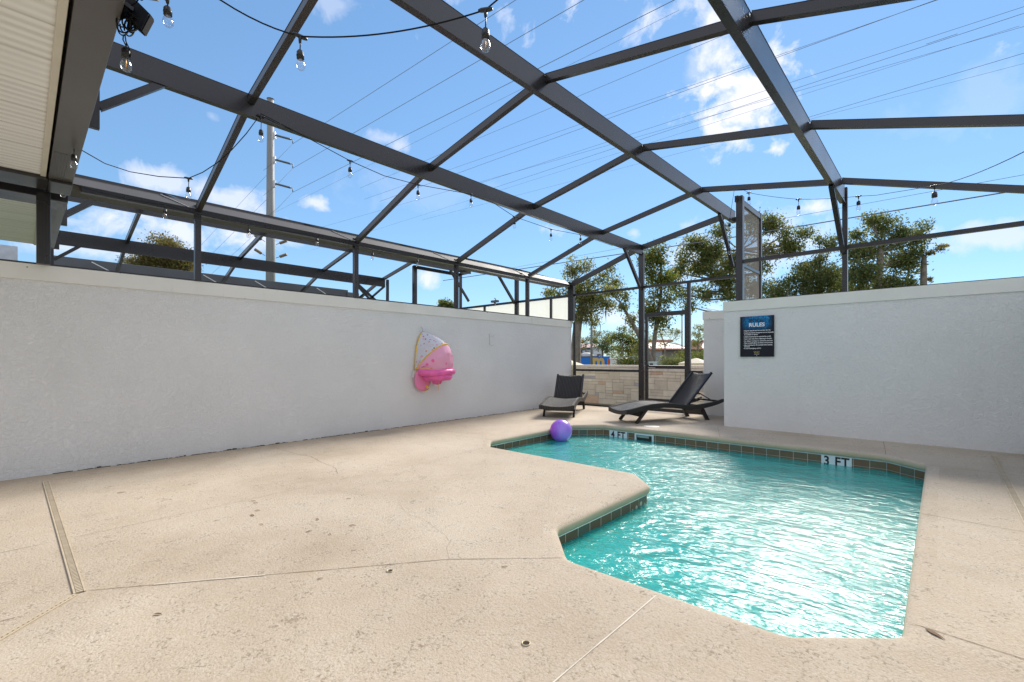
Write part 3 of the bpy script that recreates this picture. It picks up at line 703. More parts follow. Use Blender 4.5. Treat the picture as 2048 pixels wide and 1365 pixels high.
# ------------------------------------------------------------------ string lights
def mk_bulb():
    t = NT('bulb_glass'); tr = t.N.new('ShaderNodeBsdfTransparent'); gl = t.N.new('ShaderNodeBsdfGlossy'); gl.inputs['Roughness'].default_value = .03; mx = t.N.new('ShaderNodeMixShader')
    tr.inputs[0].default_value = (.93,.94,.95,1); lw = t.N.new('ShaderNodeLayerWeight'); lw.inputs[0].default_value = .28
    t.L.new(t.math('ADD', t.math('MULTIPLY', lw.outputs['Facing'], .6), .05, True), mx.inputs[0]); t.L.new(tr.outputs[0], mx.inputs[1]); t.L.new(gl.outputs[0], mx.inputs[2]); t.L.new(mx.outputs[0], t.out.inputs[0]); return t.m
M['glass'] = mk_bulb()
fil = NT('filament'); M['fil'] = fil.set((0.9,0.42,0.08), 0.4, 0.3)
def bulb_parts(par, p, drop, sc=1.0, lit=True, tilt=0.0, glass=True):
    """socket hanging `drop` below point p"""
    p = Vector(p)
    ax = Vector((math.sin(tilt), 0, -math.cos(tilt)))
    s0 = p + Vector((0,0,-drop))
    m = MB(); m.tube([p, p.lerp(s0, .5)+Vector((0.002,0.001,0)), s0], 0.0032, 6)
    rot = Vector((0,0,-1)).rotation_difference(ax).to_matrix()
    m.lathe([(0.004,0.0),(0.013,-0.002),(0.0185,-0.012),(0.0185,-0.026),(0.0205,-0.028),(0.0205,-0.034),(0.0185,-0.036),(0.020,-0.048),(0.0,-0.048)], s0, 14, mat=rot*sc if False else Matrix.Scale(sc, 3) @ rot)
    so = m.build('socket', M['dark'], par)
    if glass:
        b = MB().lathe([(0.012,-0.046),(0.014,-0.054),(0.020,-0.068),(0.0245,-0.084),(0.0235,-0.098),(0.017,-0.110),(0.008,-0.116),(0.0005,-0.117)], s0, 16, mat=Matrix.Scale(sc, 3) @ rot)
        b.build('bulb', M['glass'], so)
        if lit: MB().lathe([(0.0005,-0.054),(0.0028,-0.056),(0.0028,-0.092),(0.0005,-0.094)], s0, 6, mat=Matrix.Scale(sc, 3) @ rot).build('filament', M['fil'], so)
    return so
def tee(par, p, d):
    d = Vector(d).normalized(); p = Vector(p)
    MB().tube([p-d*0.035, p-d*0.02, p+d*0.02, p+d*0.035], [0.006,0.010,0.010,0.006], 8).tube([p, p+Vector((0,0,-0.035))], [0.010,0.006], 8).build('connector', M['dark'], par)
def sag(a, b, s, n=14):
    a = Vector(a); b = Vector(b); return [a.lerp(b, k/n) + Vector((0,0,-4*s*(k/n)*(1-k/n))) for k in range(n+1)]
# string along the gutter
s1 = empty('string_lights', (-6.45,0.3,2.9), 'string of clear bulbs hung along the gutter above the left wall', 'string lights')
def loc_(o, pts): return [Vector(p)-o.location for p in pts]
hang = [onX(126,362,-6.42), onX(330,410,-6.46), onX(497,451,-6.46), onX(634,470,-6.46), onX(745,500,-6.46), onX(835,514,-6.46), onX(862,519,-6.46)]
cord = []
for i in range(len(hang)-1): cord += sag(hang[i], hang[i+1], 0.012+0.02*(i == 0), 8)[:-1]
cord.append(hang[-1]); MB().tube(loc_(s1, cord), 0.0042, 6).build('cord', M['cord'], s1)
for i, p in enumerate(hang[:-1]): bulb_parts(s1, p-s1.location, 0.045 if i else 0.05, 1.0)
# string swinging from the eave to beam A and along it
s2 = empty('string_lights', (-4.65,0.3,3.0), 'string of small bulbs sagging from the eave and running under the second roof beam', 'string lights')
A_ = -4.66
T0 = onZ(148,292,2.86); T1 = onX(377,357,-5.3); T2 = onX(522,228,A_); pts = [T0]
q = [onX(600,268,A_), onX(700,322,A_), onX(768,352,A_), onX(836,370,A_), onX(942,389,A_), onX(985,405,A_), onX(1029,434,A_), onX(1102,459,A_), onX(1161,470,A_), onX(1225,492,A_)]
mid = onX(260,344,-5.75)
cord = [T0, T0.lerp(mid, .5)+Vector((0,0,-.03)), mid, mid.lerp(T1, .5)+Vector((0,0,-.015)), T1] + [T1.lerp(T2, k/5)+Vector((0,0,-0.20*(k/5)*(1-k/5)*2)) for k in range(1, 6)]
cord += q
MB().tube(loc_(s2, cord), 0.0042, 6).build('cord', M['cord'], s2)
for p, dr in ((T0,0.07),(T1,0.085),(T2+Vector((0,0.0,-0.02)),0.13),(q[1],0.07),(q[3],0.07),(q[4],0.06),(q[6],0.06),(q[7],0.07),(q[8],0.05)):
    bulb_parts(s2, p-s2.location, dr, 1.0, lit=False)
    tee(s2, p-s2.location, (0.0,1,0.05))
# string near the camera
s3 = empty('string_lights', (-2.4,0.96,2.8), 'nearest string of bulbs looping across the top of the sky', 'string lights')
Z3 = 2.80
a0 = onZ(335,-60,Z3+.05); a1 = onZ(440,0,Z3); b1 = onZ(600,73,Z3-0.02); c1 = onZ(971,20,Z3); d1 = onZ(1002,-6,Z3+0.05)
e1 = C_ + (d1-C_)*1.02 + Vector((0.25,0.05,0.1))
cord = [a0, a1] + sag(a1, b1, 0.02, 6)[1:] + sag(b1, c1, 0.045, 16)[1:] + [d1, e1]
MB().tube(loc_(s3, cord), 0.0036, 8).build('cord', M['cord'], s3)
bulb_parts(s3, b1-s3.location, 0.072, 0.9, lit=False, tilt=0.12); tee(s3, b1-s3.location, (b1-a1))
bulb_parts(s3, c1-s3.location, 0.088, 0.95); tee(s3, c1-s3.location, (c1-b1))
tp = onZ(335,-8,Z3); bulb_parts(s3, tp-s3.location, 0.05, 0.85, lit=False, tilt=0.15); tee(s3, tp-s3.location, (1,0,0))
MB().tube(loc_(s3, [a0, tp, onZ(300,-14,Z3)]), 0.0045, 8).build('cord', M['cord'], s3)
# string on the far right
s4 = empty('string_lights', (-0.8,7.6,3.4), 'far string of bulbs strung above the right hand wall in front of the trees', 'string lights')
hp = [onY(1458,428,8.4), onY(1459,440,8.35), onY(1498,386,7.68), onY(1597,399,7.66), onY(1717,393,7.62)]
w1 = onY(1752,391,7.5); r1 = onY(1869,372,6.2); r2_ = onY(2060,298,4.2)
cord = [hp[1], onY(1470,372,7.9), hp[2]] + sag(hp[2], hp[3], 0.012, 6)[1:] + sag(hp[3], hp[4], 0.012, 6)[1:] + [w1, r1] + sag(r1, r2_, 0.03, 8)[1:]
MB().tube(loc_(s4, cord), 0.003, 6).build('cord', M['cord'], s4)
for i, p in enumerate(hp[1:]+[r1]):
    bulb_parts(s4, p-s4.location, 0.06 if i != 2 else 0.09, 1.15, lit=False); tee(s4, p-s4.location, (1,0,0))
lw = onY(1459,490,8.6); bulb_parts(s4, lw-s4.location, 0.05, 1.1, lit=False); MB().tube(loc_(s4, [hp[1], lw, onY(1460,600,8.6)]), 0.003, 6).build('cord', M['cord'], s4)
# flood light and bundle of cord under the eave
D0 = 2.30
fl_ = empty('flood_light', onD(262,25,D0), 'black flood lamp seen from below beside the eave gutter', 'lamp')
def fd(px, py, d=0.0): return onD(px, py, D0+d) - fl_.location
corners = [fd(262,-6,.10), fd(311,43,0.0), fd(293,77,-.05), fd(240,30,.04)]
nrm = (corners[1]-corners[0]).cross(corners[3]-corners[0]).normalized()*0.035
if nrm.z < 0: nrm = -nrm
bmf = bmesh.new(); vs_ = [bmf.verts.new(c) for c in corners]+[bmf.verts.new(c+nrm) for c in corners]
for f in ((0,1,2,3),(4,7,6,5),(0,4,5,1),(1,5,6,2),(2,6,7,3),(3,7,4,0)): bmf.faces.new([vs_[i] for i in f])
bmesh.ops.recalc_face_normals(bmf, faces=bmf.faces); bmesh.ops.bevel(bmf, geom=list(bmf.edges), offset=0.006, segments=2, affect='EDGES')
MB().frombm(bmf).build('housing', simple('matt_black', (0.012,0.012,0.014), 0.75, spec=0.12), fl_)
cc = sum(corners, Vector())/4
inn = [cc+(c-cc)*0.72-nrm*0.05 for c in corners]; inn2 = [v-nrm*0.25 for v in [cc+(c-cc)*0.66 for c in corners]]
MB().add(inn+inn2, [(4,5,6,7),(0,1,5,4),(1,2,6,5),(2,3,7,6),(3,0,4,7)]).build('lens', simple('smoked_lens', (0.02,0.022,0.026), 0.6, spec=0.2), fl_)
MB().bar(cc+nrm, cc+nrm*3+Vector((0,-0.08,0)), 0.02, 0.02).build('bracket', M['dark'], fl_)
ex = onD(317,-4,2.35)-fl_.location; MB().bar(onD(292,-8,2.35)-fl_.location, ex, 0.012, 0.03).build('mounting_plate', M['bronze_l'], fl_)
cb = empty('cord_bundle', onZ(252,45,2.86), 'tangled bundle of black cord with one hanging bulb beneath the eave', 'cord')
r3 = random.Random(3); base = cb.location
def bz(px, py, d=0.0): return onD(px, py, 2.28+d) - base
tg = MB()
for k in range(9):
    cx, cy = r3.uniform(246,264), r3.uniform(42,56); rx, ry = r3.uniform(7,16), r3.uniform(10,20); ph = r3.uniform(0,6.28)
    tg.tube([bz(cx+rx*math.cos(t+ph), cy+ry*math.sin(t+ph), 0.03*math.sin(2*t+k)) for t in np.linspace(0, 5.6, 18)], 0.0035, 6)
tg.tube([bz(240,35), bz(252,33), bz(262,38)], 0.010, 8)
tg.tube([bz(280,-6), bz(272,6), bz(262,12), bz(250,14), bz(244,24)], 0.0035, 6); tg.tube([bz(247,70), bz(246,80), bz(252,92)], 0.003, 6); tg.tube([bz(250,70), bz(252,84), bz(262,105), bz(260,116)], 0.003, 6)
tg.build('cord', M['cord'], cb)
bulb_parts(cb, bz(252,88), 0.022, 1.0)

# ------------------------------------------------------------------ loungers
def lounger(name, origin, axis, label, ang, W, L=.76):
    """local x = along the lounger from the front legs to the back, y = across"""
    rz = math.atan2(axis[1], axis[0]); e = empty(name, (origin[0], origin[1], dz(origin[1]+.6)-0.002), label, 'sun lounger', 'sun loungers by the pool', rz)
    prof = [(-.22,.238),(-.13,.250),(0,.275),(.12,.300),(.30,.325),(.5,.335),(.7,.325),(.9,.300),(1.05,.285),(1.2,.288),(1.35,.300),(1.5,.318),(1.65,.345),(1.76,.375)]
    def zt(x):
        for (a, za), (b, zb) in zip(prof, prof[1:]):
            if a <= x <= b: return za+(zb-za)*(x-a)/(b-a)
        return prof[0][1] if x < prof[0][0] else prof[-1][1]
    xs = [-.22+i*(1.76+.22)/44 for i in range(45)]
    for side in (-1, 1):
        mb = MB(); vs = []; fs = []
        y = side*W/2
        for x in xs:
            z = zt(x); th = .078*(1-.35*max(0, (x-1.3)/.46))
            for yy, zz in ((y-.025, z-th),(y-.027,z-.01),(y-.018,z+.004),(y+.018,z+.004),(y+.027,z-.01),(y+.025,z-th)): vs.append((x, yy, zz))
        K = 6
        for i in range(len(xs)-1):
            for k in range(K): fs.append((i*K+k, (i+1)*K+k, (i+1)*K+(k+1) % K, i*K+(k+1) % K))
        fs += [tuple(range(K)), tuple((len(xs)-1)*K+k for k in range(K))[::-1]]
        mb.add(vs, fs, False).build('side_rail', M['wicker'], e)
    def sheet(x0, x1, fz, th, dip, n=26, m=8):
        vs = []; fs = []
        for i in range(n+1):
            x = x0+(x1-x0)*i/n
            for j in range(m+1):
                y = -W/2+W*j/m; vs.append((x, y, fz(x)-dip*(1-(2*j/m-1)**2)))
        N1 = len(vs)
        vs += [(x, y, z-th) for x, y, z in vs]
        for i in range(n):
            for j in range(m):
                a = i*(m+1)+j; fs.append((a, a+m+1, a+m+2, a+1)); fs.append((N1+a, N1+a+1, N1+a+m+2, N1+a+m+1))
        for i in (0, n):
            for j in range(m): a = i*(m+1)+j; fs.append((a, a+1, N1+a+1, N1+a))
        return MB().add(vs, fs, True)
    sheet(-.215, 1.04, lambda x: zt(x), .02, .035).build('seat', M['wicker_seat'], e)
    # front apron hanging at the foot end
    vs = []; m = 10
    for j in range(m+1):
        y = -W/2+W*j/m; d = .03*(1-(2*j/m-1)**2)
        vs += [(-.222, y, .238-d), (-.222, y, .160-d*.7), (-.19, y, .160-d*.7), (-.19, y, .238-d)]
    fs = []
    for j in range(m):
        for k in range(4): fs.append((j*4+k, j*4+(k+1) % 4, (j+1)*4+(k+1) % 4, (j+1)*4+k))
    MB().add(vs, fs).build('foot_apron', M['wicker'], e)
    # legs
    for side in (-1, 1):
        y = side*(W/2-.02)
        MB().bar((.20,y,.25), (-.012,y,.0), .035, .055, (0,1,0) if False else (1,0,0), bev=.004).build('leg', M['frame'], e)
        MB().bar((1.31,y,.24), (1.445,y,.0), .035, .055, (1,0,0), bev=.004).build('leg', M['frame'], e)
    MB().bar((.12,-W/2+.02,.155), (.12,W/2-.02,.155), .03, .11, (0.4,0,1)).build('leg_panel', M['wicker'], e)
    MB().bar((1.365,-W/2+.02,.150), (1.365,W/2-.02,.150), .03, .11, (-0.3,0,1)).build('leg_panel', M['wicker'], e)
    MB().bar((1.33,-W/2+.02,.26), (1.33,W/2-.02,.26), .03, .03).bar((1.70,-W/2+.02,.335), (1.70,W/2-.02,.335), .03, .03).bar((1.03,-W/2+.02,.265), (1.03,W/2-.02,.265), .03, .03).build('crossbar', M['frame'], e)
    # hinged back
    b = empty('backrest', (1.03, 0, .287), parent=e)
    ca, sa = math.cos(ang), math.sin(ang); vs = []; fs = []; n, m = 18, 8
    for i in range(n+1):
        s = L*i/n; bow = .03*math.sin(math.pi*i/n)*0 + (.05*((s/L)**3))
        for j in range(m+1):
            y = (-W/2+.03)+(W-.06)*j/m; d = .035*(1-(2*j/m-1)**2)
            vs.append((ca*s + sa*d - bow*0, y, sa*s - ca*d))
    N1 = len(vs); vs += [(x+.02*sa, y, z-.02*ca) for x, y, z in vs]
    for i in range(n):
        for j in range(m):
            a = i*(m+1)+j; fs.append((a, a+m+1, a+m+2, a+1)); fs.append((N1+a, N1+a+1, N1+a+m+2, N1+a+m+1))
    for j in range(m): a = n*(m+1)+j; fs.append((a, N1+a, N1+a+1, a+1))
    for i in range(n):
        for j in (0, m): a = i*(m+1)+j; fs.append((a, N1+a, N1+a+m+1, a+m+1))
    b.name = 'backrest'
    MB().add(vs, fs, True).build('back_panel', M['wicker_seat'] if False else M['wicker'], b)
    for side in (-1, 1):
        MB().bar((0,side*(W/2-.03),0), (ca*L,side*(W/2-.03),sa*L), .03, .03, bev=.004).build('back_frame', M['frame'], b)
        MB().tube([(ca*L*.42+sa*.02, side*(W/2-.06), sa*L*.42-ca*.02), (.60, side*(W/2-.06), .03)], .009, 8).build('prop_arm', M['frame'], b)
    MB().bar((ca*L*.42+sa*.075,-W/2+.05,sa*L*.42-ca*.075), (ca*L*.42+sa*.075,W/2-.05,sa*L*.42-ca*.075), .02, .02).build('prop_bar', M['frame'], b)
    return e
lounger('sun_lounger', (-5.35,7.02), (-.447,.894), 'dark wicker sun lounger beside the left wall behind the purple ball', R(52), .62, .60)
lounger('sun_lounger', (-4.02,7.29), (.5,.866), 'dark wicker sun lounger in front of the screen door with its back raised', R(48), .58)

# ------------------------------------------------------------------ ball
bt = NT('purple_vinyl'); x_ = bt.N.new('ShaderNodeSeparateXYZ'); bt.L.new(bt.tc.outputs['Object'], x_.inputs[0])
sw = bt.noise(3.0, 4, 0.6, dist=1.2)
bc = bt.ramp(bt.math('ADD', bt.math('MULTIPLY', x_.outputs[0], 1.6), sw), [(0.25, (0.46,0.07,0.66)), (0.5, (0.36,0.13,0.78)), (0.75, (0.42,0.25,0.84))])
bt.set(bc, 0.28, spec=0.6, Coat_Weight=0.3)
br = 0.176; bp_ = onZ(1122, 884, WZ-0.02)
ball = empty('beach_ball', (bp_.x, bp_.y, WZ-0.02), 'purple marbled ball floating at the far left corner of the pool', 'ball')
MB().ell((0,0,br), (br,br,br), 40, 24).build('shell', bt.m, ball)
MB().lathe([(0.012,0),(0.012,0.003),(0.0,0.003)], (0.05,-0.09,br*1.79), 10).build('valve', simple('valve_purple', (0.3,0.2,0.7), 0.4), ball)

# ------------------------------------------------------------------ baby float on the wall
def mk_print():
    t = NT('printed_canopy'); base = (0.60, 0.60, 0.66)
    v = t.N.new('ShaderNodeTexVoronoi'); v.inputs['Scale'].default_value = 17; t.L.new(t.tc.outputs['Object'], v.inputs['Vector'])
    spot = t.ramp(v.outputs['Distance'], [(0.20, (1,1,1)), (0.30, (0,0,0))])
    hue = t.ramp(v.outputs['Color'], [(0.0, (0.7,0.05,0.12)), (0.3, (0.8,0.25,0.1)), (0.55, (0.75,0.2,0.4)), (0.8, (0.1,0.08,0.12)), (1.0, (0.7,0.5,0.1))])
    v2 = t.vor(38); sp2 = t.ramp(v2, [(0.12, (1,1,1)), (0.2, (0,0,0))])
    c = t.mix(spot, base, hue); c = t.mix(t.math('MULTIPLY', sp2, 0.5), c, (0.2,0.12,0.2)); return t.set(c, 0.6)
def mk_pinkmesh():
    t = NT('pink_netting'); v = t.N.new('ShaderNodeTexVoronoi'); v.inputs['Scale'].default_value = 6; t.L.new(t.tc.outputs['Object'], v.inputs['Vector'])
    spot = t.ramp(v.outputs['Distance'], [(0.16, (1,1,1)), (0.24, (0,0,0))])
    c = t.mix(spot, (0.80,0.36,0.50), (0.85,0.12,0.32)); return t.set(c, 0.55)
M['print'] = mk_print(); M['pinkmesh'] = mk_pinkmesh()
M['pink'] = simple('pink_vinyl', (0.80, 0.12, 0.38), 0.3, var=0.12, scale=9, bump=0.0)
M['pink2'] = simple('pale_pink_vinyl', (0.80, 0.22, 0.42), 0.3, var=0.08, scale=5)
M['yellow'] = simple('yellow_piping', (0.80, 0.52, 0.03), 0.5)
M['orange'] = simple('orange_strap', (0.85, 0.45, 0.22), 0.6)
ft = empty('baby_float', (XL, 5.0, 1.0), 'pink inflatable baby float with printed sun canopy hanging on the left wall', 'pool float')
def w3(y, z, x=0.0): return Vector((x*0.8, 4.56+(y-4.56)*0.72-5.0, z-1.0))
# canopy: two lofted shells between hoop curves (hoops hinge at left, y=4.56)
def curve(pts, n=24):
    P = [Vector(p) for p in pts]; out = []
    for k in range(n+1):
        t = k/n*(len(P)-1); i = min(int(t), len(P)-2); f = t-i
        a = P[max(i-1,0)]; b = P[i]; c = P[i+1]; d = P[min(i+2,len(P)-1)]
        out.append(0.5*((2*b)+(c-a)*f+(2*a-5*b+4*c-d)*f*f+(3*b-a-3*c+d)*f**3))
    return out
hoopA = curve([w3(4.56,1.00,.03), w3(4.58,1.22,.02), w3(4.64,1.46,.02), w3(4.78,1.63,.03), w3(5.00,1.555,.07), w3(5.16,1.44,.12)])
hoopB = curve([w3(4.56,1.00,.05), w3(4.66,1.17,.22), w3(4.82,1.32,.36), w3(5.02,1.41,.42), w3(5.20,1.42,.40), w3(5.34,1.34,.26), w3(5.34,1.27,.16)])
hoopC = curve([w3(4.56,1.00,.05), w3(4.66,1.00,.30), w3(4.86,0.99,.46), w3(5.08,0.985,.48), w3(5.32,0.985,.40), w3(5.44,0.98,.24), w3(5.46,0.98,.10)])
def loft(a, b, bulge, n=8):
    rr_ = random.Random(2)
    vs = []; fs = []; m = len(a)
    for j in range(n+1):
        t = j/n
        for p, q in zip(a, b):
            v = p.lerp(q, t) + bulge*math.sin(math.pi*t); w_ = math.sin(math.pi*t); vs.append(v + Vector((rr_.uniform(-.018,.018)*w_, rr_.uniform(-.014,.014)*w_, rr_.uniform(-.014,.014)*w_)))
    for j in range(n):
        for i in range(m-1): fs.append((j*m+i, j*m+i+1, (j+1)*m+i+1, (j+1)*m+i))
    return MB().add(vs, fs, True)
loft(hoopA, hoopB, Vector((.02,0.0,.02))).build('rear_canopy', M['print'], ft)
loft(hoopB, hoopC, Vector((.06,0.01,.01))).build('front_canopy', M['pinkmesh'], ft)
for h_ in (hoopA[:14], hoopB, hoopC): MB().tube(h_, 0.011, 8).build('piping', M['yellow'], ft)
MB().tube([w3(4.56,1.0,.04), w3(4.56,0.86,.04), w3(4.60,0.76,.04), w3(4.70,0.66,.045), w3(4.82,0.62,.05), w3(4.93,0.66,.06)], 0.009, 8).build('piping', M['yellow'], ft)
MB().tube([w3(5.0+0.43*math.cos(t), 0.945+.01*math.sin(t*2), .27+.22*math.sin(t)) for t in np.linspace(0, 2*math.pi, 32, endpoint=False)], 0.055, 12, closed=True).build('upper_ring', M['pink'], ft)
MB().tube([w3(5.02+0.29*math.cos(t), 0.865, .26+.19*math.sin(t)) for t in np.linspace(0, 2*math.pi, 28, endpoint=False)], 0.065, 12, closed=True).build('lower_ring', M['pink'], ft)
MB().ell(w3(4.74,0.84,.08), (.055,.17,.22), mat=Matrix.Rotation(R(-12), 3, 'X')).build('rear_cushion', M['pink2'], ft)
MB().tube([w3(4.95,0.88,.26), w3(4.96,0.80,.27), w3(4.95,0.74,.26)], [.07,.075,.05], 12).tube([w3(5.10,0.88,.20), w3(5.11,0.79,.20), w3(5.10,0.74,.20)], [.06,.06,.04], 12).build('leg_sleeve', M['pink'], ft)
MB().bar(w3(5.0,0.92,.34), w3(4.98,0.63,.33), .03, .006).build('strap', M['orange'], ft)
MB().lathe([(0.0,0.012),(0.022,0.01),(0.03,0.0)], w3(4.82,0.70,.13), 12, mat=Matrix.Rotation(R(90), 3, 'Y')).build('valve', M['yellow'], ft)
MB().bar(w3(4.50,0.86,.02), w3(4.53,0.97,.025), .05, .003, (1,0,0)).build('tag', M['white'], ft)
MB().tube([w3(4.745,1.72,.0), w3(4.745,1.70,.05), w3(4.76,1.64,.05)], .006, 6).build('hanger', M['steel'], ft)
for y_ in (4.83, 5.26): MB().box(.355, .37, (y_-4.56)*.72-.44-.015, (y_-4.56)*.72-.44+.015, -.055, .0).build('buckle', M['yellow'], ft)

# ------------------------------------------------------------------ sign
sg = empty('pool_sign', (-2.098, YR, 1.522), 'black and blue pool rules sign fixed on the wall behind the pool', 'sign')
sgm = NT('printed_board'); xs_ = sgm.N.new('ShaderNodeSeparateXYZ'); sgm.L.new(sgm.tc.outputs['Object'], xs_.inputs[0])
nn_ = sgm.ramp(sgm.noise(22, 5, 0.7, sgm.vec((1.6,1,0.9)), 1.6), [(0.3, (0.0,0.02,0.09)), (0.48, (0.0,0.12,0.34)), (0.66, (0.02,0.34,0.55)), (0.8, (0.5,0.75,0.85))])
vz = sgm.math('MULTIPLY', sgm.math('SUBTRACT', xs_.outputs[2], 0.08), 9.0, True)
vx = sgm.math('MULTIPLY', sgm.math('SUBTRACT', 0.225, sgm.math('ABSOLUTE', xs_.outputs[0])), 11.0, True)
sgm.set(sgm.mix(sgm.math('MULTIPLY', vz, vx), (0.008,0.010,0.018), nn_), 0.5, spec=0.25)
MB().box(-.239,.239,-.010,-.002,-.315,.315,bev=0.0).build('board', sgm.m, sg)
fr_ = MB()
for a_ in ((-.241,.241,-.0105,0,-.317,-.315),(-.241,.241,-.0105,0,.315,.317),(-.241,-.239,-.0105,0,-.315,.315),(.239,.241,-.0105,0,-.315,.315)): fr_.box(*a_)
fr_.build('edge', M['dark'], sg)
ro = (R(90), 0, 0)
text_mesh('title', 'POOL', .078, M['ink'], sg, (0.0,-.0115,.245), ro, bold=.0015)
text_mesh('title', 'RULES', .082, M['inkw'], sg, (0.0,-.0115,.178), ro, bold=.002)
rules = [(.092,'All guests using the pool do so at their own risk.'),(.058,'Guests and property management are not responsible'),(.030,'for accidents or injuries'),(-.004,'Children should always be supervised by an adult'),
         (-.037,'Never swim when there is lightning or thunder'),(-.070,'No diving or running in or around the pool area'),(-.101,'Please use plastic glasses and dishes in the pool area'),(-.134,'After swimming, dry off completely before entering'),(-.160,'the house'),(-.186,'In case of emergency call 911')]
for z_, s_ in rules:
    w_ = .0238; text_mesh('rule_line', s_, w_, M['inkw'], sg, (-.180,-.0115,z_), ro, align='LEFT', bold=.0006, sx=0.80 if len(s_) > 47 else 0.86)
    if s_[:3] not in ('for','the'): MB().box(-.190,-.186,-.0112,-.0102,z_-.003,z_+.003).build('bullet', M['inkw'], sg)
text_mesh('emblem', 'VHC', .042, simple('gold_ink', (0.55,0.42,0.10), 0.4), sg, (0.0,-.0115,-.248), ro)
MB().box(-.036,.036,-.0112,-.0102,-.281,-.272).build('emblem_line', simple('grey_ink', (0.4,0.4,0.42), 0.5), sg)
MB().lathe([(0.0,.003),(.006,.002),(.007,0)], (0,-.0102,-.300), 10, mat=Matrix.Rotation(R(90),3,'X')).build('screw', M['steel'], sg)

# ------------------------------------------------------------------ deck fittings and leaves
for (px, py), lab in (((1052,1288), 'round brass-rimmed deck socket nearest the camera'), ((780,1143), 'round brass-rimmed deck socket beside the long joint')):
    p = deckp(px, py); ds_ = empty('deck_socket', (p.x, p.y, p.z), lab, 'deck fitting')
    MB().lathe([(0.0185,0.0),(0.0185,0.004),(0.0145,0.0045),(0.0135,0.001)], n=20).build('rim', simple('dull_brass', (0.5,0.42,0.28), 0.4, 0.4), ds_)
    MB().lathe([(0.0,0.0012),(0.0142,0.0014)], n=20).build('opening', simple('socket_shadow', (0.035,0.022,0.012), 0.9), ds_)
p = deckp(1303, 853.5); lid = empty('skimmer_lid', (p.x, p.y, p.z), 'white round skimmer lid flush in the deck by the lounger', 'lid')
MB().lathe([(0.0,0.006),(0.118,0.006),(0.125,0.004),(0.126,0.0)], n=32).build('cover', simple('cream_plastic', (0.72,0.70,0.62), 0.5, var=0.05), lid)
for k in (-1, 1): MB().lathe([(0.0,0.009),(0.010,0.009),(0.012,0.006)], (0.09*k*.72, 0.09*k*.69, 0), 10).build('screw', M['steel'], lid)
lm = simple('dry_leaf', (0.16,0.085,0.035), 0.8, var=0.4, scale=30)
leaves = [(1870,1270,.055,'large brown'),(316,1230,.030,'curled dark'),(705,1052,.032,'pale tan'),(618,1064,.030,'dark'),(515,1022,.030,'small tan'),(507,1003,.030,'blackish'),(511,1007,.028,'rust brown'),(505,1032,.04,'slender'),
          (697,998.5,.026,'reddish'),(1009,1135,.024,'narrow brown'),(640,1159,.022,'folded dark'),(660,1070,.022,'tiny tan'),(523,1050,.025,'thin brown'),(635,1040,.03,'faded'),(243,986,.04,'dark brown'),(706,1103,.016,'black speck')]
places = ['beside the right end of the pool','in the lower left of the deck','right of the middle of the deck','left of the middle of the deck','in the small cluster near the left wall','at the top of the cluster near the left wall','under the blackish one in the leaf cluster','lowest in the cluster near the left wall',
          'on the deck toward the wall','near the pool corner','below the long joint','between the two middle leaves','just below the leaf cluster','above the middle of the deck','near the slotted drain','above the deck socket']
rl = random.Random(11)
for (px, py, s, k), pl in zip(leaves, places):
    p = deckp(px, py); n = 9; vs = []; fs = []
    for i in range(n+1):
        t = i/n; w = math.sin(math.pi*t**.8)*s*.24; z = .002+.004*math.sin(math.pi*t)
        vs += [((t-.5)*s*1.4, -w*.8, z*.6+.0015), ((t-.5)*s*1.4, 0, z*.6), ((t-.5)*s*1.4, w*.8, z*.6+.0015)]
    for i in range(n):
        for j in (0, 1): a = i*3+j; fs.append((a, a+3, a+4, a+1))
    o = MB().add(vs, fs, True).build('fallen_leaf', lm, None); o.location = (p.x, p.y, p.z+.001); o.rotation_euler = (0, 0, rl.uniform(-.2,1.6) if px != 1870 else -.35-0.3)
    tag(o, f'{k} fallen leaf {pl}', 'leaf', 'fallen leaves scattered on the deck')

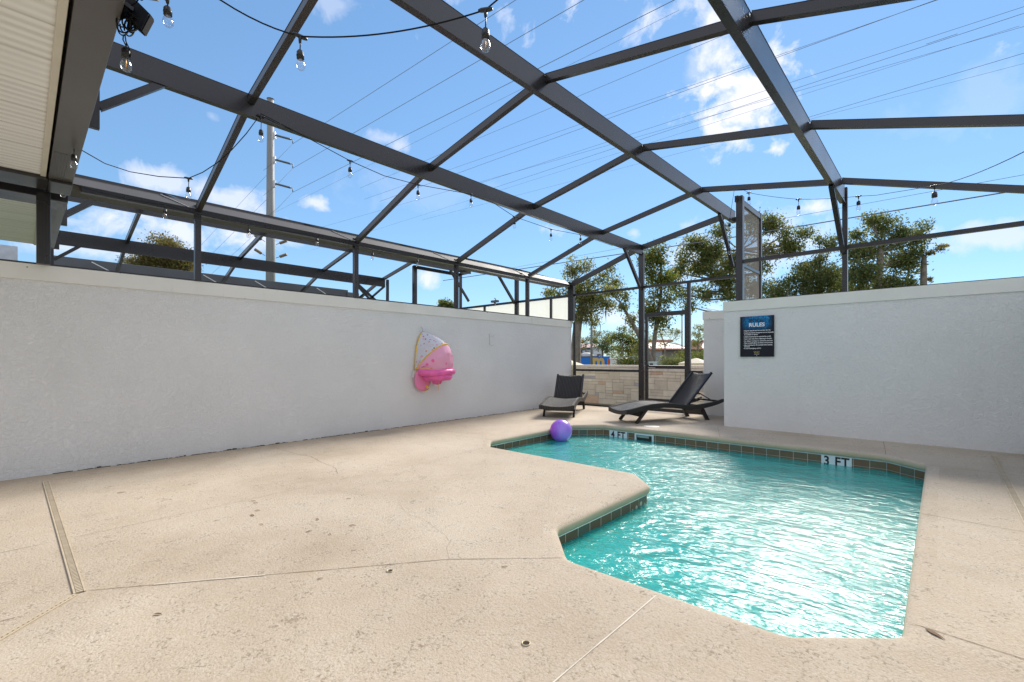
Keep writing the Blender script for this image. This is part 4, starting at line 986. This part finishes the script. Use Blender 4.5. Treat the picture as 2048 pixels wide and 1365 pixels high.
# ------------------------------------------------------------------ stone wall and beyond
def stone_wall():
    y = 10.55; e = empty('stone_wall', (-6.5, y, 0), 'low pale stone block wall with flat capstones outside the screen', 'wall')
    r = random.Random(21)
    cols = [(0.80,0.68,0.54),(0.75,0.63,0.50),(0.83,0.71,0.57),(0.72,0.60,0.47)]
    mats = [simple('limestone', c, 0.85, var=0.12, scale=5, bump=0.4) for c in cols] + [simple('lilac_stone', (0.52,0.47,0.48), 0.85), simple('peach_stone', (0.72,0.48,0.33), 0.85)]
    groups = [MB() for _ in mats]
    # irregular ashlar: fill a grid of small cells with random rectangles
    cw, ch = 0.105, 0.073; nx, nz = 66, 12; used = [[False]*nx for _ in range(nz)]
    x_start = -10.1
    for j in range(nz):
        i = 0
        while i < nx:
            if used[j][i]: i += 1; continue
            w = r.choice([2,3,3,4,5]); h = r.choice([1,1,1,2,2,3]); h = min(h, nz-j)
            w = next((k for k in range(1, w+1) if i+k >= nx or used[j][i+k]), w)
            for jj in range(j, j+h):
                for ii in range(i, min(nx, i+w)): used[jj][ii] = True
            q = r.random(); gi = 4 if q < .05 else 5 if q < .11 else r.randrange(4)
            x0 = x_start+i*cw; z0 = 0.0+j*ch; d = r.uniform(0, .008)
            groups[gi].box(x0+6.5+.003, x0+6.5+w*cw-.003, -.10-d, .06, z0+.003, z0+h*ch-.003, bev=.004)
            i += w
    body = MB().box(x_start+6.5, x_start+6.5+nx*cw, -.092, .12, -.03, nz*ch).build('mortar_core', simple('mortar', (0.30,0.24,0.18), 0.9), e)
    for k, (gx, m) in enumerate(zip(groups, mats)): o = gx.build('stone_face', m, e)
    cp = MB(); x = x_start
    while x < x_start+nx*cw:
        w = r.uniform(.40,.52); cp.box(x+6.5+.003, x+6.5+w-.003, -.13, .15, nz*ch+.002, nz*ch+.085, bev=.006); cp.box(x+6.5+.18, x+6.5+w+.17, -.14, .15, nz*ch+.09, nz*ch+.150, bev=.006); x += w
    cp.build('capstone', simple('capstone_grey', (0.76,0.66,0.56), 0.8, var=0.1), e)
stone_wall()
def pillar(x, y, w, h, label):
    e = empty('stone_pillar', (x, y, 0), label, 'pillar'); c = simple('cast_stone', (0.62,0.56,0.42), 0.8, var=.08)
    MB().box(-w/2,w/2,-w/2,w/2,-.03,h,bev=.01).build('shaft', simple('tan_stone', (0.50,0.42,0.31), 0.85), e)
    cm = MB(); W = w/2+.06; cm.box(-W,W,-W,W,h,h+.09,bev=.008)
    cm.add([(-W,-W,h+.09),(W,-W,h+.09),(W,W,h+.09),(-W,W,h+.09),(0,0,h+.22)], [(0,1,4),(1,2,4),(2,3,4),(3,0,4),(0,3,2,1)]); cm.build('cap', c, e)
p = onD(1392, 721, 11.6); pillar(p.x, p.y, .52, .99, 'cream pillar with pyramid cap seen through the screen door')
p = onD(1142, 721, 13.0); pillar(p.x, p.y, .42, .93, 'cream pillar cap at the left end of the stone wall')

def gpt(px, D): q = onD(px, 721, D); return Vector((q.x, q.y, -0.03))
RZ = TH
# blue hoarding
b0 = onD(1140, 721, 42); b1_ = onD(1219, 721, 40); b0 = Vector((b0.x,b0.y,0)); b1_ = Vector((b1_.x,b1_.y,0)); bd = (b1_-b0)
hb = empty('construction_hoarding', b0, 'bright blue construction hoarding with gold lettering beyond the stone wall', 'hoarding', rz=math.atan2(bd.y, bd.x)); LL = bd.length
MB().box(0, LL, 0, .03, -.03, 1.50).build('panel', simple('blue_banner', (0.0,0.17,0.60), 0.5, var=0.06, scale=1), hb)
for k in range(5): MB().box(LL*k/4-.03, LL*k/4+.03, .03, .10, -.03, 1.56).build('fence_post', M['steel'], hb)
MB().bar((0,-.01,1.43), (LL*.72,-.01,1.50), .02, .05).build('rail', M['dark'], hb)
gold = simple('gold_print', (0.62,0.42,0.13), 0.6, var=0.05)
text_mesh('lettering', 'm', 1.75, gold, hb, (LL*.735,-.03,1.02), (R(90),0,0), extrude=.006, bold=.07, sx=0.86)
MB().box(LL*.545, LL*.68, -.032, -.02, 1.18, 1.37).build('letter_serif', gold, hb)
# concrete barrier boxes
bq = gpt(1226, 30); wb = empty('barrier', bq, 'white barrier box with orange stripes right of the blue hoarding', 'barrier', rz=RZ)
MB().box(-.22,.22,-.12,.12,0,1.32,bev=.02).build('body', M['white'], wb); MB().box(-.34,-.24,-.125,.1,.3,1.28).box(.24,.30,-.125,.1,.3,1.28).build('stripe', simple('orange_red', (0.6,0.10,0.04), .6), wb)
# site cabins
cb1 = empty('site_cabin', gpt(1168, 62), 'dark grey flat roofed site cabin behind the hoarding', 'building', rz=RZ)
MB().box(-3.0,1.6,0,6,0,2.85).build('wall', simple('slate_cladding', (0.055,0.065,0.085), .6), cb1); MB().box(-3.1,1.7,-.1,6.1,2.85,2.98).build('roof', M['white'], cb1)
MB().box(-.2,.7,-.03,0,1.9,2.5).box(0.3,1.2,-.03,0,2.1,2.6).build('window', simple('pale_glass', (0.5,0.55,0.6), .2), cb1)
cb2 = empty('site_cabin', gpt(1197, 60), 'white corrugated cabin with a dark doorway behind the hoarding', 'building', rz=RZ)
MB().box(-.65,.62,0,4,0,2.8).build('wall', simple('white_cladding', (0.62,0.66,0.72), .5), cb2)
for k in range(8): MB().box(-.62+k*.16,-.58+k*.16,-.02,0,0.1,2.7).build('rib', M['white'], cb2)
MB().box(-.18,.28,-.04,0,0.1,2.0).build('door', simple('dark_door', (0.12,0.11,0.09), .6), cb2); MB().box(-.7,.66,-.06,4,2.8,2.88).build('roof', M['white'], cb2)
tr_ = empty('pickup_bed', gpt(1160, 50), 'tan crate and pale tarpaulin above the blue hoarding', 'cargo', rz=RZ)
MB().box(-.6,.15,0,1.5,0.9,2.05,bev=.05).build('crate', simple('tan_wood', (0.42,0.31,0.18), .8), tr_)
MB().ell((.85,.7,1.55), (.85,.7,.50)).build('tarpaulin', simple('grey_tarp', (0.50,0.51,0.52), .7), tr_)
def car(px, D, col, label, rz):
    e = empty('parked_car', gpt(px, D), label, 'car', rz=rz)
    prof = [(-2.2,.35),(-2.25,.75),(-1.95,.95),(-1.45,1.05),(-1.15,1.45),(-.6,1.62),(.6,1.62),(1.1,1.42),(1.5,1.02),(2.15,.88),(2.25,.55),(2.2,.35)]
    vs = []; n = len(prof)
    for y in (-.85,-.75,.75,.85):
        k = .94 if abs(y) > .8 else 1.0
        for x, z in prof: vs.append((x*(k if z > 1 else 1), y*(.86 if z > 1.2 else 1), z))
    fs = [tuple(range(n))[::-1], tuple(3*n+i for i in range(n))]
    for j in range(3):
        for i in range(n): fs.append((j*n+i, j*n+(i+1) % n, (j+1)*n+(i+1) % n, (j+1)*n+i))
    MB().add(vs, fs).build('body', simple('car_paint', col, .25, .3, var=.03), e)
    gl = MB()
    for y in (-.745,.745): gl.add([(-1.05,y*1.01,1.08),(1.15,y*1.01,1.08),(.95,y*1.01,1.40),(-.85,y*1.01,1.46)], [(0,1,2,3)])
    gl.build('side_window', simple('tinted_glass', (0.03,0.04,0.05), .1), e)
    for x in (-1.4,1.4):
        for y in (-.80,.80):
            wh = MB().lathe([(0,-.11),(.24,-.11),(.33,-.09),(.34,0),(.33,.09),(.24,.11),(0,.11)], (x,y,.34), 18, mat=Matrix.Rotation(R(90),3,'X')).build('wheel', M['dark'], e)
            MB().lathe([(0,-.118),(.2,-.115)], (x,y,.34), 14, mat=Matrix.Rotation(R(90),3,'X')).lathe([(.2,.115),(0,.118)], (x,y,.34), 14, mat=Matrix.Rotation(R(90),3,'X')).build('rim', M['steel'], wh)
    for y in (-.62,.62): MB().box(2.18,2.27,y-.16,y+.16,.62,.78).build('headlight', M['white'], e); MB().box(-2.28,-2.2,y-.13,y+.13,.72,.92).build('tail_light', simple('red_lens', (.5,.02,.02), .3), e)
    return e
car(1257, 46, (0.42,0.46,0.52), 'silver blue car parked beyond the shrubs', RZ)
car(1238, 38, (0.03,0.05,0.05), 'dark car parked left of the silver car', RZ+R(80)).scale = (0.85,)*3
# pink roofed mall
def hip(e, x0, x1, y0, y1, z0, z1, rx, mat, cap=None, name='roof'):
    ym = (y0+y1)/2
    vs = [(x0,y0,z0),(x1,y0,z0),(x1,y1,z0),(x0,y1,z0),(x0+rx,ym,z1),(x1-rx,ym,z1)]
    return MB().add(vs, [(0,1,5,4),(1,2,5),(2,3,4,5),(3,0,4),(0,3,2,1)]).build(name, mat, e)
mall = empty('shop_building', gpt(1340, 95), 'long low building with pink metal hip roofs behind the hedge', 'building', rz=RZ)
pk = simple('pink_metal_roof', (0.33,0.155,0.15), .5, var=.08, scale=1); pk2 = simple('rose_ridge', (0.50,0.21,0.20), .6)
def mx_(px): return (px-1340)/917.5*95
MB().box(mx_(1290), mx_(1470), 0, 14, 0, 3.35).build('wall', simple('taupe_wall', (0.20,0.175,0.16), .8), mall)
MB().box(mx_(1290), mx_(1323), -.3, 0, 0, 3.2).build('bay', simple('pale_grey_wall', (0.33,0.33,0.34), .8), mall)
MB().box(mx_(1290), mx_(1326), -.4, -.3, 3.1, 3.5).build('orange_fascia', simple('orange_fascia', (0.55,0.24,0.12), .7), mall)
hip(mall, mx_(1280), mx_(1381), -.8, 14, 3.5, 5.4, 4.0, pk); MB().bar((mx_(1318),6.5,5.45),(mx_(1367),6.5,5.45),.9,.5).build('ridge', pk2, mall); MB().box(mx_(1281), mx_(1380), -.95, -.75, 3.35, 3.65).build('fascia', pk2, mall)
hip(mall, mx_(1376), mx_(1404), -1.2, 3, 3.4, 5.6, 1.35, simple('peach_gable', (0.36,0.17,0.13), .6)); hip(mall, mx_(1397), mx_(1450), -1.0, 9, 3.4, 5.6, 3, pk)
hip(mall, mx_(1360), mx_(1420), 8, 20, 3.4, 5.35, 2, simple('dark_hip', (0.10,0.07,0.07), .8))
ml2 = empty('shop_building', gpt(1177, 120), 'distant pink roofed building behind the left tree trunk', 'building', rz=RZ)
MB().box(-1.5,3.0,0,8,0,4.2).build('wall', simple('rose_wall', (0.45,0.28,0.26), .8), ml2); hip(ml2, -1.8,3.4,-.3,8.3,4.2,5.6,.8,pk)
gb = empty('utility_box', gpt(1306, 19.5), 'pale green utility box outside the screen door', 'utility box', rz=RZ)
MB().box(-.17,.17,0,.4,0,1.09,bev=.01).build('cabinet', simple('mint_metal', (0.42,0.56,0.55), .5), gb); MB().box(-.14,.0,-.01,0,.85,1.05).build('vent', M['dark'], gb); MB().box(-.19,.19,-.02,.42,1.09,1.12).build('lid', M['white'], gb)
def pole(px, D, h, r, label, name='lamp_post', head=False):
    e = empty(name, gpt(px, D), label, 'pole', rz=RZ); MB().tube([(0,0,0),(0,0,h)], [r,r*.7], 10).build('shaft', simple('grey_pole', (0.25,0.23,0.20), .6), e)
    MB().tube([(0,0,h-.2),(0,0,h+.02)], r*1.2, 10).build('collar', M['dark'], e); return e
pole(1183, 30, 4.9, .09, 'slim brown pole standing beside the left tree'); pole(1364, 60, 7.2, .10, 'thin grey pole in front of the pink roof')

# utility pole with insulators
UD = 30.0
up_ = empty('utility_pole', gpt(541, UD), 'tall grey transmission pole with insulators rising behind the left wall', 'utility pole', rz=RZ)
HT = CAMZ + (721-198)/917.5*UD
cm_ = NT('pole_concrete'); cc_ = cm_.ramp(cm_.noise(1.2, 6, .6, cm_.vec((6,6,.5))), [(0.3,(0.17,0.18,0.18)),(0.7,(0.25,0.255,0.25))]); cm_.set(cc_, .6)
MB().tube([(0,0,0),(0,0,HT*.5),(0,0,HT)], [.33,.27,.20], 12).build('shaft', cm_.m, up_)
MB().lathe([(0,.03),(.24,.0)], (0,0,HT), 12).build('cap', M['steel'], up_)
ins = simple('grey_insulator', (0.10,0.12,0.13), .4); INS = []
for py in (270, 319, 367):
    z = CAMZ+(721-py)/917.5*UD; x0 = .27; arm = MB().box(x0-.02,x0+.06,-.08,.08,z-.22,z+.22).build('mount', M['steel'], up_)
    k = MB(); p0 = Vector((x0+.06,0,z)); p1 = Vector((x0+1.02,0,z-.26)); k.tube([p0.lerp(p1, t) for t in np.linspace(0,1,30)], [(.075 if i % 2 else .05) for i in range(30)], 8); k.tube([p1, p1+Vector((.15,0,-.04)), p1+Vector((.17,0,-.28))], .03, 6); k.build('insulator', ins, arm)
    INS.append(p1+Vector((.17,0,-.3)))
for py, sgn in ((485,1),(512,1),(479,-1),(507,-1)):
    z = CAMZ+(721-py)/917.5*UD; k = MB(); p0 = Vector((sgn*.36,0,z-.12)); p1 = Vector((sgn*1.05,0,z+.12)) if sgn > 0 else Vector((-1.0,0,z+.28))
    k.tube([p0,p0.lerp(p1,.35)], .02, 6); k.tube([p0.lerp(p1, t) for t in np.linspace(.35,1,14)], [(.11 if i % 2 else .06) for i in range(14)], 8); k.build('insulator', simple('brown_insulator', (0.25,0.18,0.12), .5), up_)
wm_ = simple('wire', (0.16,0.17,0.19), .6)
def wire(pts, r, label, group='power lines crossing the sky'):
    o = pts[0]; e = MB().tube([Vector(p)-Vector(o) for p in pts], r, 5).build('power_line', wm_); e.location = o
    tag(e, label, 'power line', group); return e
def wline(px0, py0, px1, py1, z, r, label, ext=1.0, sagz=0.0, pre=0.0):
    a = onZ(px0, py0, z); b = onZ(px1, py1, z); d = b-a; a2 = a-d*pre; b2 = b+d*(ext-1)
    wire([a2.lerp(b2, k/12)+Vector((0,0,-sagz*4*(k/12)*(1-k/12))) for k in range(13)], r, label)
upm = up_.matrix_basis if False else (Matrix.Translation(up_.location) @ Matrix.Rotation(RZ,4,'Z'))
for i, (q_, lab) in enumerate(zip(((1029,2),(1080,51),(1290,30)), ('wire leaving the top insulator of the tall pole','wire leaving the middle insulator of the tall pole','wire leaving the lowest insulator of the tall pole'))):
    a = upm @ INS[i]; b = onZ(q_[0], q_[1], a.z+.3); d = b-a
    wire([a + d*(k/10*1.5) for k in range(11)], .011, lab)
    c_ = upm @ (INS[i]+Vector((-1.6,-.6,-2.0 if i == 0 else -2.0))); wire([a, a.lerp(c_, .5)+Vector((0,0,-.1)), c_], .009, lab.replace('wire leaving', 'short jumper under'))
    e_ = upm @ Vector((-25, 20, INS[i].z-9)); s_ = upm @ Vector((-.3, .1, INS[i].z-2)); wire([s_.lerp(e_, k/4) for k in range(5)], .008, lab.replace('wire leaving', 'wire running left below'))
wn = 'thin high wire crossing the blue sky above the pool'
for (a0_, b0_, a1_, b1__, z, r) in [(850,322,1288,138,11,.008),(907,337,1597,97,10.5,.0075),(918,346,1503,134,10.3,.009),(1080,328,1690,130,9.5,.007),(1113,335,1699,142,9.3,.008),(1661,222,1980,127,10,.009),(660,450,1080,330,9,.006),(720,470,1080,356,8.8,.005),(1873,82,1915,68,12,.010),(1000,400,1500,270,9,.005),(560,420,800,300,9.6,.005)]:
    wline(a0_, b0_, a1_, b1__, z, r*.75, wn, ext=1.0 if a0_ == 1873 else 2.0, pre=0.5)
wline(1693,414.6,2048,350,7.5,.008,'middle cable running in front of the right hand trees',1.1,0,4.0)
wline(1292,501,1466,475,6.6,.022,'thick low cable crossing in front of the trees',1.0,0,3.6)
wline(1466,475,2048,379,6.6,.022,'thick low cable continuing above the right wall',1.1)

# ------------------------------------------------------------------ trees
def tree(name, label, D, base_px, trunk, blobs, mat, leaf=0.13, dens=1.0, seed=1, tr=0.22, cat='tree', depth=0.55, moss=False):
    r = random.Random(seed); nr = np.random.default_rng(seed)
    b = gpt(base_px, D); e = empty(name, b, label, cat, 'trees beyond the screen' if cat == 'tree' else 'shrubs beyond the wall')
    U = Vector((0,0,1)); tk = MB()
    def w(px, py, dd=0.0): return onD(px, py, D+dd) - b
    tp = [w(*t) for t in trunk]; tp[0].z = 0
    # smooth the trunk
    P = curve(tp, 6*(len(tp)-1)) if len(tp) > 2 else tp
    tk.tube(P, [tr*(1-.55*i/(len(P)-1)) for i in range(len(P))], 9)
    QV = []; 
    s = D/917.5
    for bl in blobs:
        cx, cy, rx, ry = bl[:4]; dn = bl[4] if len(bl) > 4 else 1.0
        cd = r.uniform(-1,1)*depth*rx*s*1.2; c = w(cx, cy, cd); ax = rx*s*(1+cd/D); az = ry*s; ay = (ax+az)/2*.95
        # limb from the nearest trunk point below
        st = min(P[len(P)//3:], key=lambda q: (q-c).length + max(0, q.z-c.z)*3)
        mid = st.lerp(c, .5)+Vector((r.uniform(-.1,.1)*ax, r.uniform(-.1,.1)*ax, -.08*(c-st).length))
        L = (c-st).length; r0 = min(tr*.38, .02+.016*L)
        limb = curve([st, mid, c], 6); tk.tube(limb, [r0*(1-.7*k/6) for k in range(7)], 6)
        ncl = max(6, int(rx*ry/24*dn*1.0)); 
        for _ in range(ncl):
            v = nr.normal(size=3); v /= np.linalg.norm(v)+1e-9; v *= (nr.random()**.45)
            cc = c + Vector((F_.x*v[0]*ay + R_.x*v[1]*ax, F_.y*v[0]*ay + R_.y*v[1]*ax, v[2]*az))
            if _ % 2 == 0:
                src = limb[r.randrange(2,7)]; tk.tube([src, src.lerp(cc,.5)+Vector((0,0,.03*(cc-src).length)), cc], [.014,.009,.004], 4, caps=False)
            sg_ = r.uniform(.10,.26)*(ax+az)/2*.95+.03; nl = int(r.uniform(22,44))
            QV.append((cc, sg_, nl))
    # leaves
    allv = []; 
    for cc, sg_, nl in QV:
        pos = nr.normal(size=(nl,3))*np.array([sg_,sg_,sg_*.75])+np.array(cc)
        allv.append(pos)
    pos = np.concatenate(allv); 
    k = max(1, int(round(dens)))
    if dens > 1: pos = np.concatenate([pos+nr.normal(size=pos.shape)*.06*k for _ in range(k)])
    pos = pos[pos[:,2] > 0.05]
    n = len(pos); a = nr.normal(size=(n,3)); a /= np.linalg.norm(a,axis=1,keepdims=True); t = nr.normal(size=(n,3)); bb = np.cross(a,t); bb /= np.linalg.norm(bb,axis=1,keepdims=True)
    sz = (leaf*.80*(.5+nr.random((n,1))*.9)); l2 = sz*.62
    V = np.stack([pos-a*sz*.6, pos+bb*l2*.5, pos+a*sz*.6, pos-bb*l2*.5], 1).reshape(-1,3)
    me = bpy.data.meshes.new('crown'); me.vertices.add(n*4); me.vertices.foreach_set('co', V.ravel().astype(np.float32))
    me.loops.add(n*4); me.loops.foreach_set('vertex_index', np.arange(n*4, dtype=np.int32)); me.polygons.add(n)
    me.polygons.foreach_set('loop_start', np.arange(0, n*4, 4, dtype=np.int32)); me.materials.append(mat); me.update(); me.validate()
    tk.build('trunk', M['bark'], e); link(bpy.data.objects.new('crown', me), e)
    if moss:
        mm = MB()
        for q in range(90):
            cc, sg_, nl = r.choice(QV); x = cc+Vector((r.uniform(-.3,.3), r.uniform(-.3,.3), 0)); l = r.uniform(.25,.8); w_ = r.uniform(.02,.05)
            mm.add([x+Vector((-w_,0,0)), x+Vector((w_,0,0)), x+Vector((w_*.3,0.02,-l))], [(0,1,2)])
        mo = mm.build('hanging_moss', simple('grey_moss', (0.22,0.21,0.15), .95), e); mo['kind'] = 'stuff'
    return e
tree('mossy_tree', 'tall mossy tree with twin grey trunk at the left end of the screen', 25, 1152, [(1152,745),(1152,690),(1157,640),(1165,600),(1150,560)],
     [(1147,540,18,24,.8),(1178,535,16,16,.35),(1150,585,24,24,1),(1180,600,30,24,1.2),(1165,625,26,18,1.1),(1208,612,22,14,.9),(1195,565,28,18,.5),(1215,545,16,14,.35),(1105,582,24,9,.8),(1188,640,16,12,.4),(1235,560,14,12,.3),(1215,585,18,12,.5),(1155,640,10,10,.5)], M['leaf_o'], .13, 2, 5, .30, moss=True)
tree('slender_tree', 'slender leaning tree with sparse leaves behind the centre post', 21, 1310, [(1310,760),(1300,715),(1275,665),(1258,635),(1240,605)],
     [(1245,612,9,8,1),(1232,582,18,8,1),(1262,642,8,9,.7),(1218,580,12,6,.8),(1252,590,8,8,.6),(1280,700,14,16,1)], M['leaf_o'], .11, 2, 8, .13)
tree('young_tree', 'upright young tree with green tufts just right of the centre post', 22, 1306, [(1306,760),(1308,690),(1316,630),(1322,580),(1322,520)],
     [(1308,522,22,16,1.2),(1320,503,11,10,1),(1300,548,14,18,.9),(1318,560,18,14,.9),(1300,625,12,24,1),(1320,640,16,18,1.2),(1338,556,12,12,.8),(1338,600,12,12,.5),(1310,590,16,16,.6)], M['leaf_g'], .12, 3, 12, .12)
tree('broad_tree', 'broad tree with yellow green crown in front of the door and corner post', 27, 1500, [(1500,770),(1498,680),(1488,610),(1478,560),(1480,500)],
     [(1388,488,22,16,1.1),(1372,520,16,14,.9),(1402,535,26,16,1.1),(1424,505,26,24,1.2),(1440,465,18,16,.9),(1355,545,14,12,1.2),(1442,558,34,18,1.3),(1410,585,26,12,.9),(1460,590,26,12,.8),(1362,588,16,12,.7),(1372,612,12,12,.7),(1345,570,12,10,.5),(1462,528,22,26,1),
      (1545,448,20,18,1.3),(1506,450,18,22,.9),(1572,470,18,14,.8),(1592,500,20,10,.6),(1548,500,24,14,.9),(1512,530,26,18,.8),(1500,575,24,20,.9),(1610,470,12,10,.3),(1588,495,22,14,.9),(1530,580,24,14,.7)], M['leaf_y'], .14, 3, 21, .26)
tree('dense_tree', 'dense dark green tree above the rules wall, left of the wall post', 24, 1640, [(1640,770),(1640,690),(1636,620),(1640,560)],
     [(1598,568,34,20,1.2),(1622,545,34,22,1.4),(1652,560,34,28,1.5),(1642,520,18,12,1),(1565,585,26,14,1.1),(1660,490,18,18,1),(1682,575,28,22,1.4),(1615,588,30,12,1.2),(1640,480,10,10,.7),(1545,592,20,10,.9)], M['leaf_d'], .12, 2, 33, .24)
tree('oak_tree', 'largest olive brown tree above the rules wall, right of the wall post', 21, 1745, [(1745,770),(1745,690),(1752,620),(1756,560),(1762,500)],
     [(1715,545,32,30,1.3),(1738,500,30,22,1.3),(1765,450,28,18,1.2),(1707,470,14,10,1),(1790,475,26,22,1.2),(1802,528,34,26,1.2),(1832,482,24,16,1.1),(1775,568,30,20,1.2),(1848,455,14,14,.8),(1735,582,36,12,1.2),(1822,570,20,14,.9),(1745,440,16,10,.9),(1700,510,16,16,1.1),(1820,505,20,16,1)], M['leaf_d'], .12, 2, 41, .26)
tree('dead_trunk', 'bare broken trunk with one leafy sprig at the right end of the trees', 21, 1847, [(1847,770),(1846,650),(1847,560),(1848,512)],
     [(1872,497,18,7,1),(1856,508,9,8,1),(1885,492,8,4,.8),(1858,560,8,5,.4),(1850,590,8,6,.5)], M['leaf_b'], .09, 1, 43, .20)
tree('live_oak', 'grey brown bushy tree beyond the neighbouring enclosure at the left', 34, 330, [(330,760),(330,640),(328,540)],
     [(318,510,34,24,1.5),(350,522,30,22,1.5),(288,525,24,16,1.3),(262,522,15,7,.6),(372,512,14,14,.9),(330,482,34,8,.5),(300,540,40,14,1.4),(365,535,24,14,1.2),(340,495,30,16,1.2)], M['leaf_b'], .15, 3, 51, .4)
tree('palm_tree', 'tip of a small palm showing over the left wall', 40, 893, [(893,760),(893,650),(893,618)], [(893,609,10,7,1.4),(885,612,7,5,1),(902,612,7,5,1)], M['leaf_y'], .22, 2, 55, .14)
for i, (D, px, bl, m, lab, ht) in enumerate([
    (50,1205,[(1205,692,20,16,1.5),(1190,680,16,14,1),(1215,678,16,14,1.3),(1220,700,20,12,1.6)],M['leaf_d'],'dark rounded tree behind the site cabins',.2),
    (46,1245,[(1240,680,18,18,1.6),(1262,685,20,20,1.8),(1250,700,26,12,1.8),(1245,664,12,10,1.1),(1275,690,12,16,1.4)],M['leaf_g'],'bright green weeping tree in the middle distance',.2),
    (52,1284,[(1284,670,12,16,1.2),(1270,662,12,12,.9),(1292,690,12,14,1)],M['leaf_b'],'browning tree close to the centre post in the distance',.15),
    (55,1172,[(1172,680,16,10,.7),(1185,670,14,8,.5),(1162,690,12,8,.7),(1200,668,12,7,.5)],M['leaf_b'],'sparse yellowing tree behind the mossy trunk',.12),
    (64,1330,[(1322,665,18,14,1),(1345,672,18,12,1),(1310,680,16,14,1.1),(1360,665,10,9,.7),(1335,690,20,6,.9),(1318,650,12,8,.6)],M['leaf_o'],'line of trees above the pink roof seen through the door',.2),
    (60,1396,[(1396,672,14,20,1.4),(1392,690,14,12,1.3),(1400,655,10,10,1)],M['leaf_o'],'rounded tree right of the door stile',.2),
    (24,1120,[(1112,590,24,7,.9)],M['leaf_g'],'low branch of leaves above the white neighbouring panels',.06)]):
    by = 700 if i < 6 else 650
    tree('background_tree', lab, D, px, [(px,760),(px,735),(px,max(bl[0][1]+2,by-10 if i < 6 else 600))], bl, m, .16 if i < 6 else .11, 2 if i < 6 else 1, 60+i, ht)
def shrub(px0, px1, py, ry, D, m, lab, seed):
    n = max(2, int((px1-px0)/12)); bl = [(px0+(k+.5)*(px1-px0)/n, py+random.Random(seed+k).uniform(-1.5,1.5), (px1-px0)/n*.8, ry, 1.6) for k in range(n)]
    tree('shrub', lab, D, (px0+px1)/2, [((px0+px1)/2,760),((px0+px1)/2,py+3)], bl, m, .09, 3, seed, .05, cat='shrub')
shrub(1238,1284,726,7,22,M['leaf_g'],'low hedge behind the capstones left of the centre post',71)
shrub(1215,1245,713,5,52,M['leaf_y'],'bright shrub right of the white cabin',72)
shrub(1320,1374,727,3,26,M['leaf_d'],'scrubby shrubs seen through the door above the middle rail',73)
shrub(1355,1378,711,6,34,M['leaf_g'],'small green bush in front of the taupe wall',74)
shrub(1386,1412,716,6,30,M['leaf_y'],'bright bush behind the cream pillar',75)
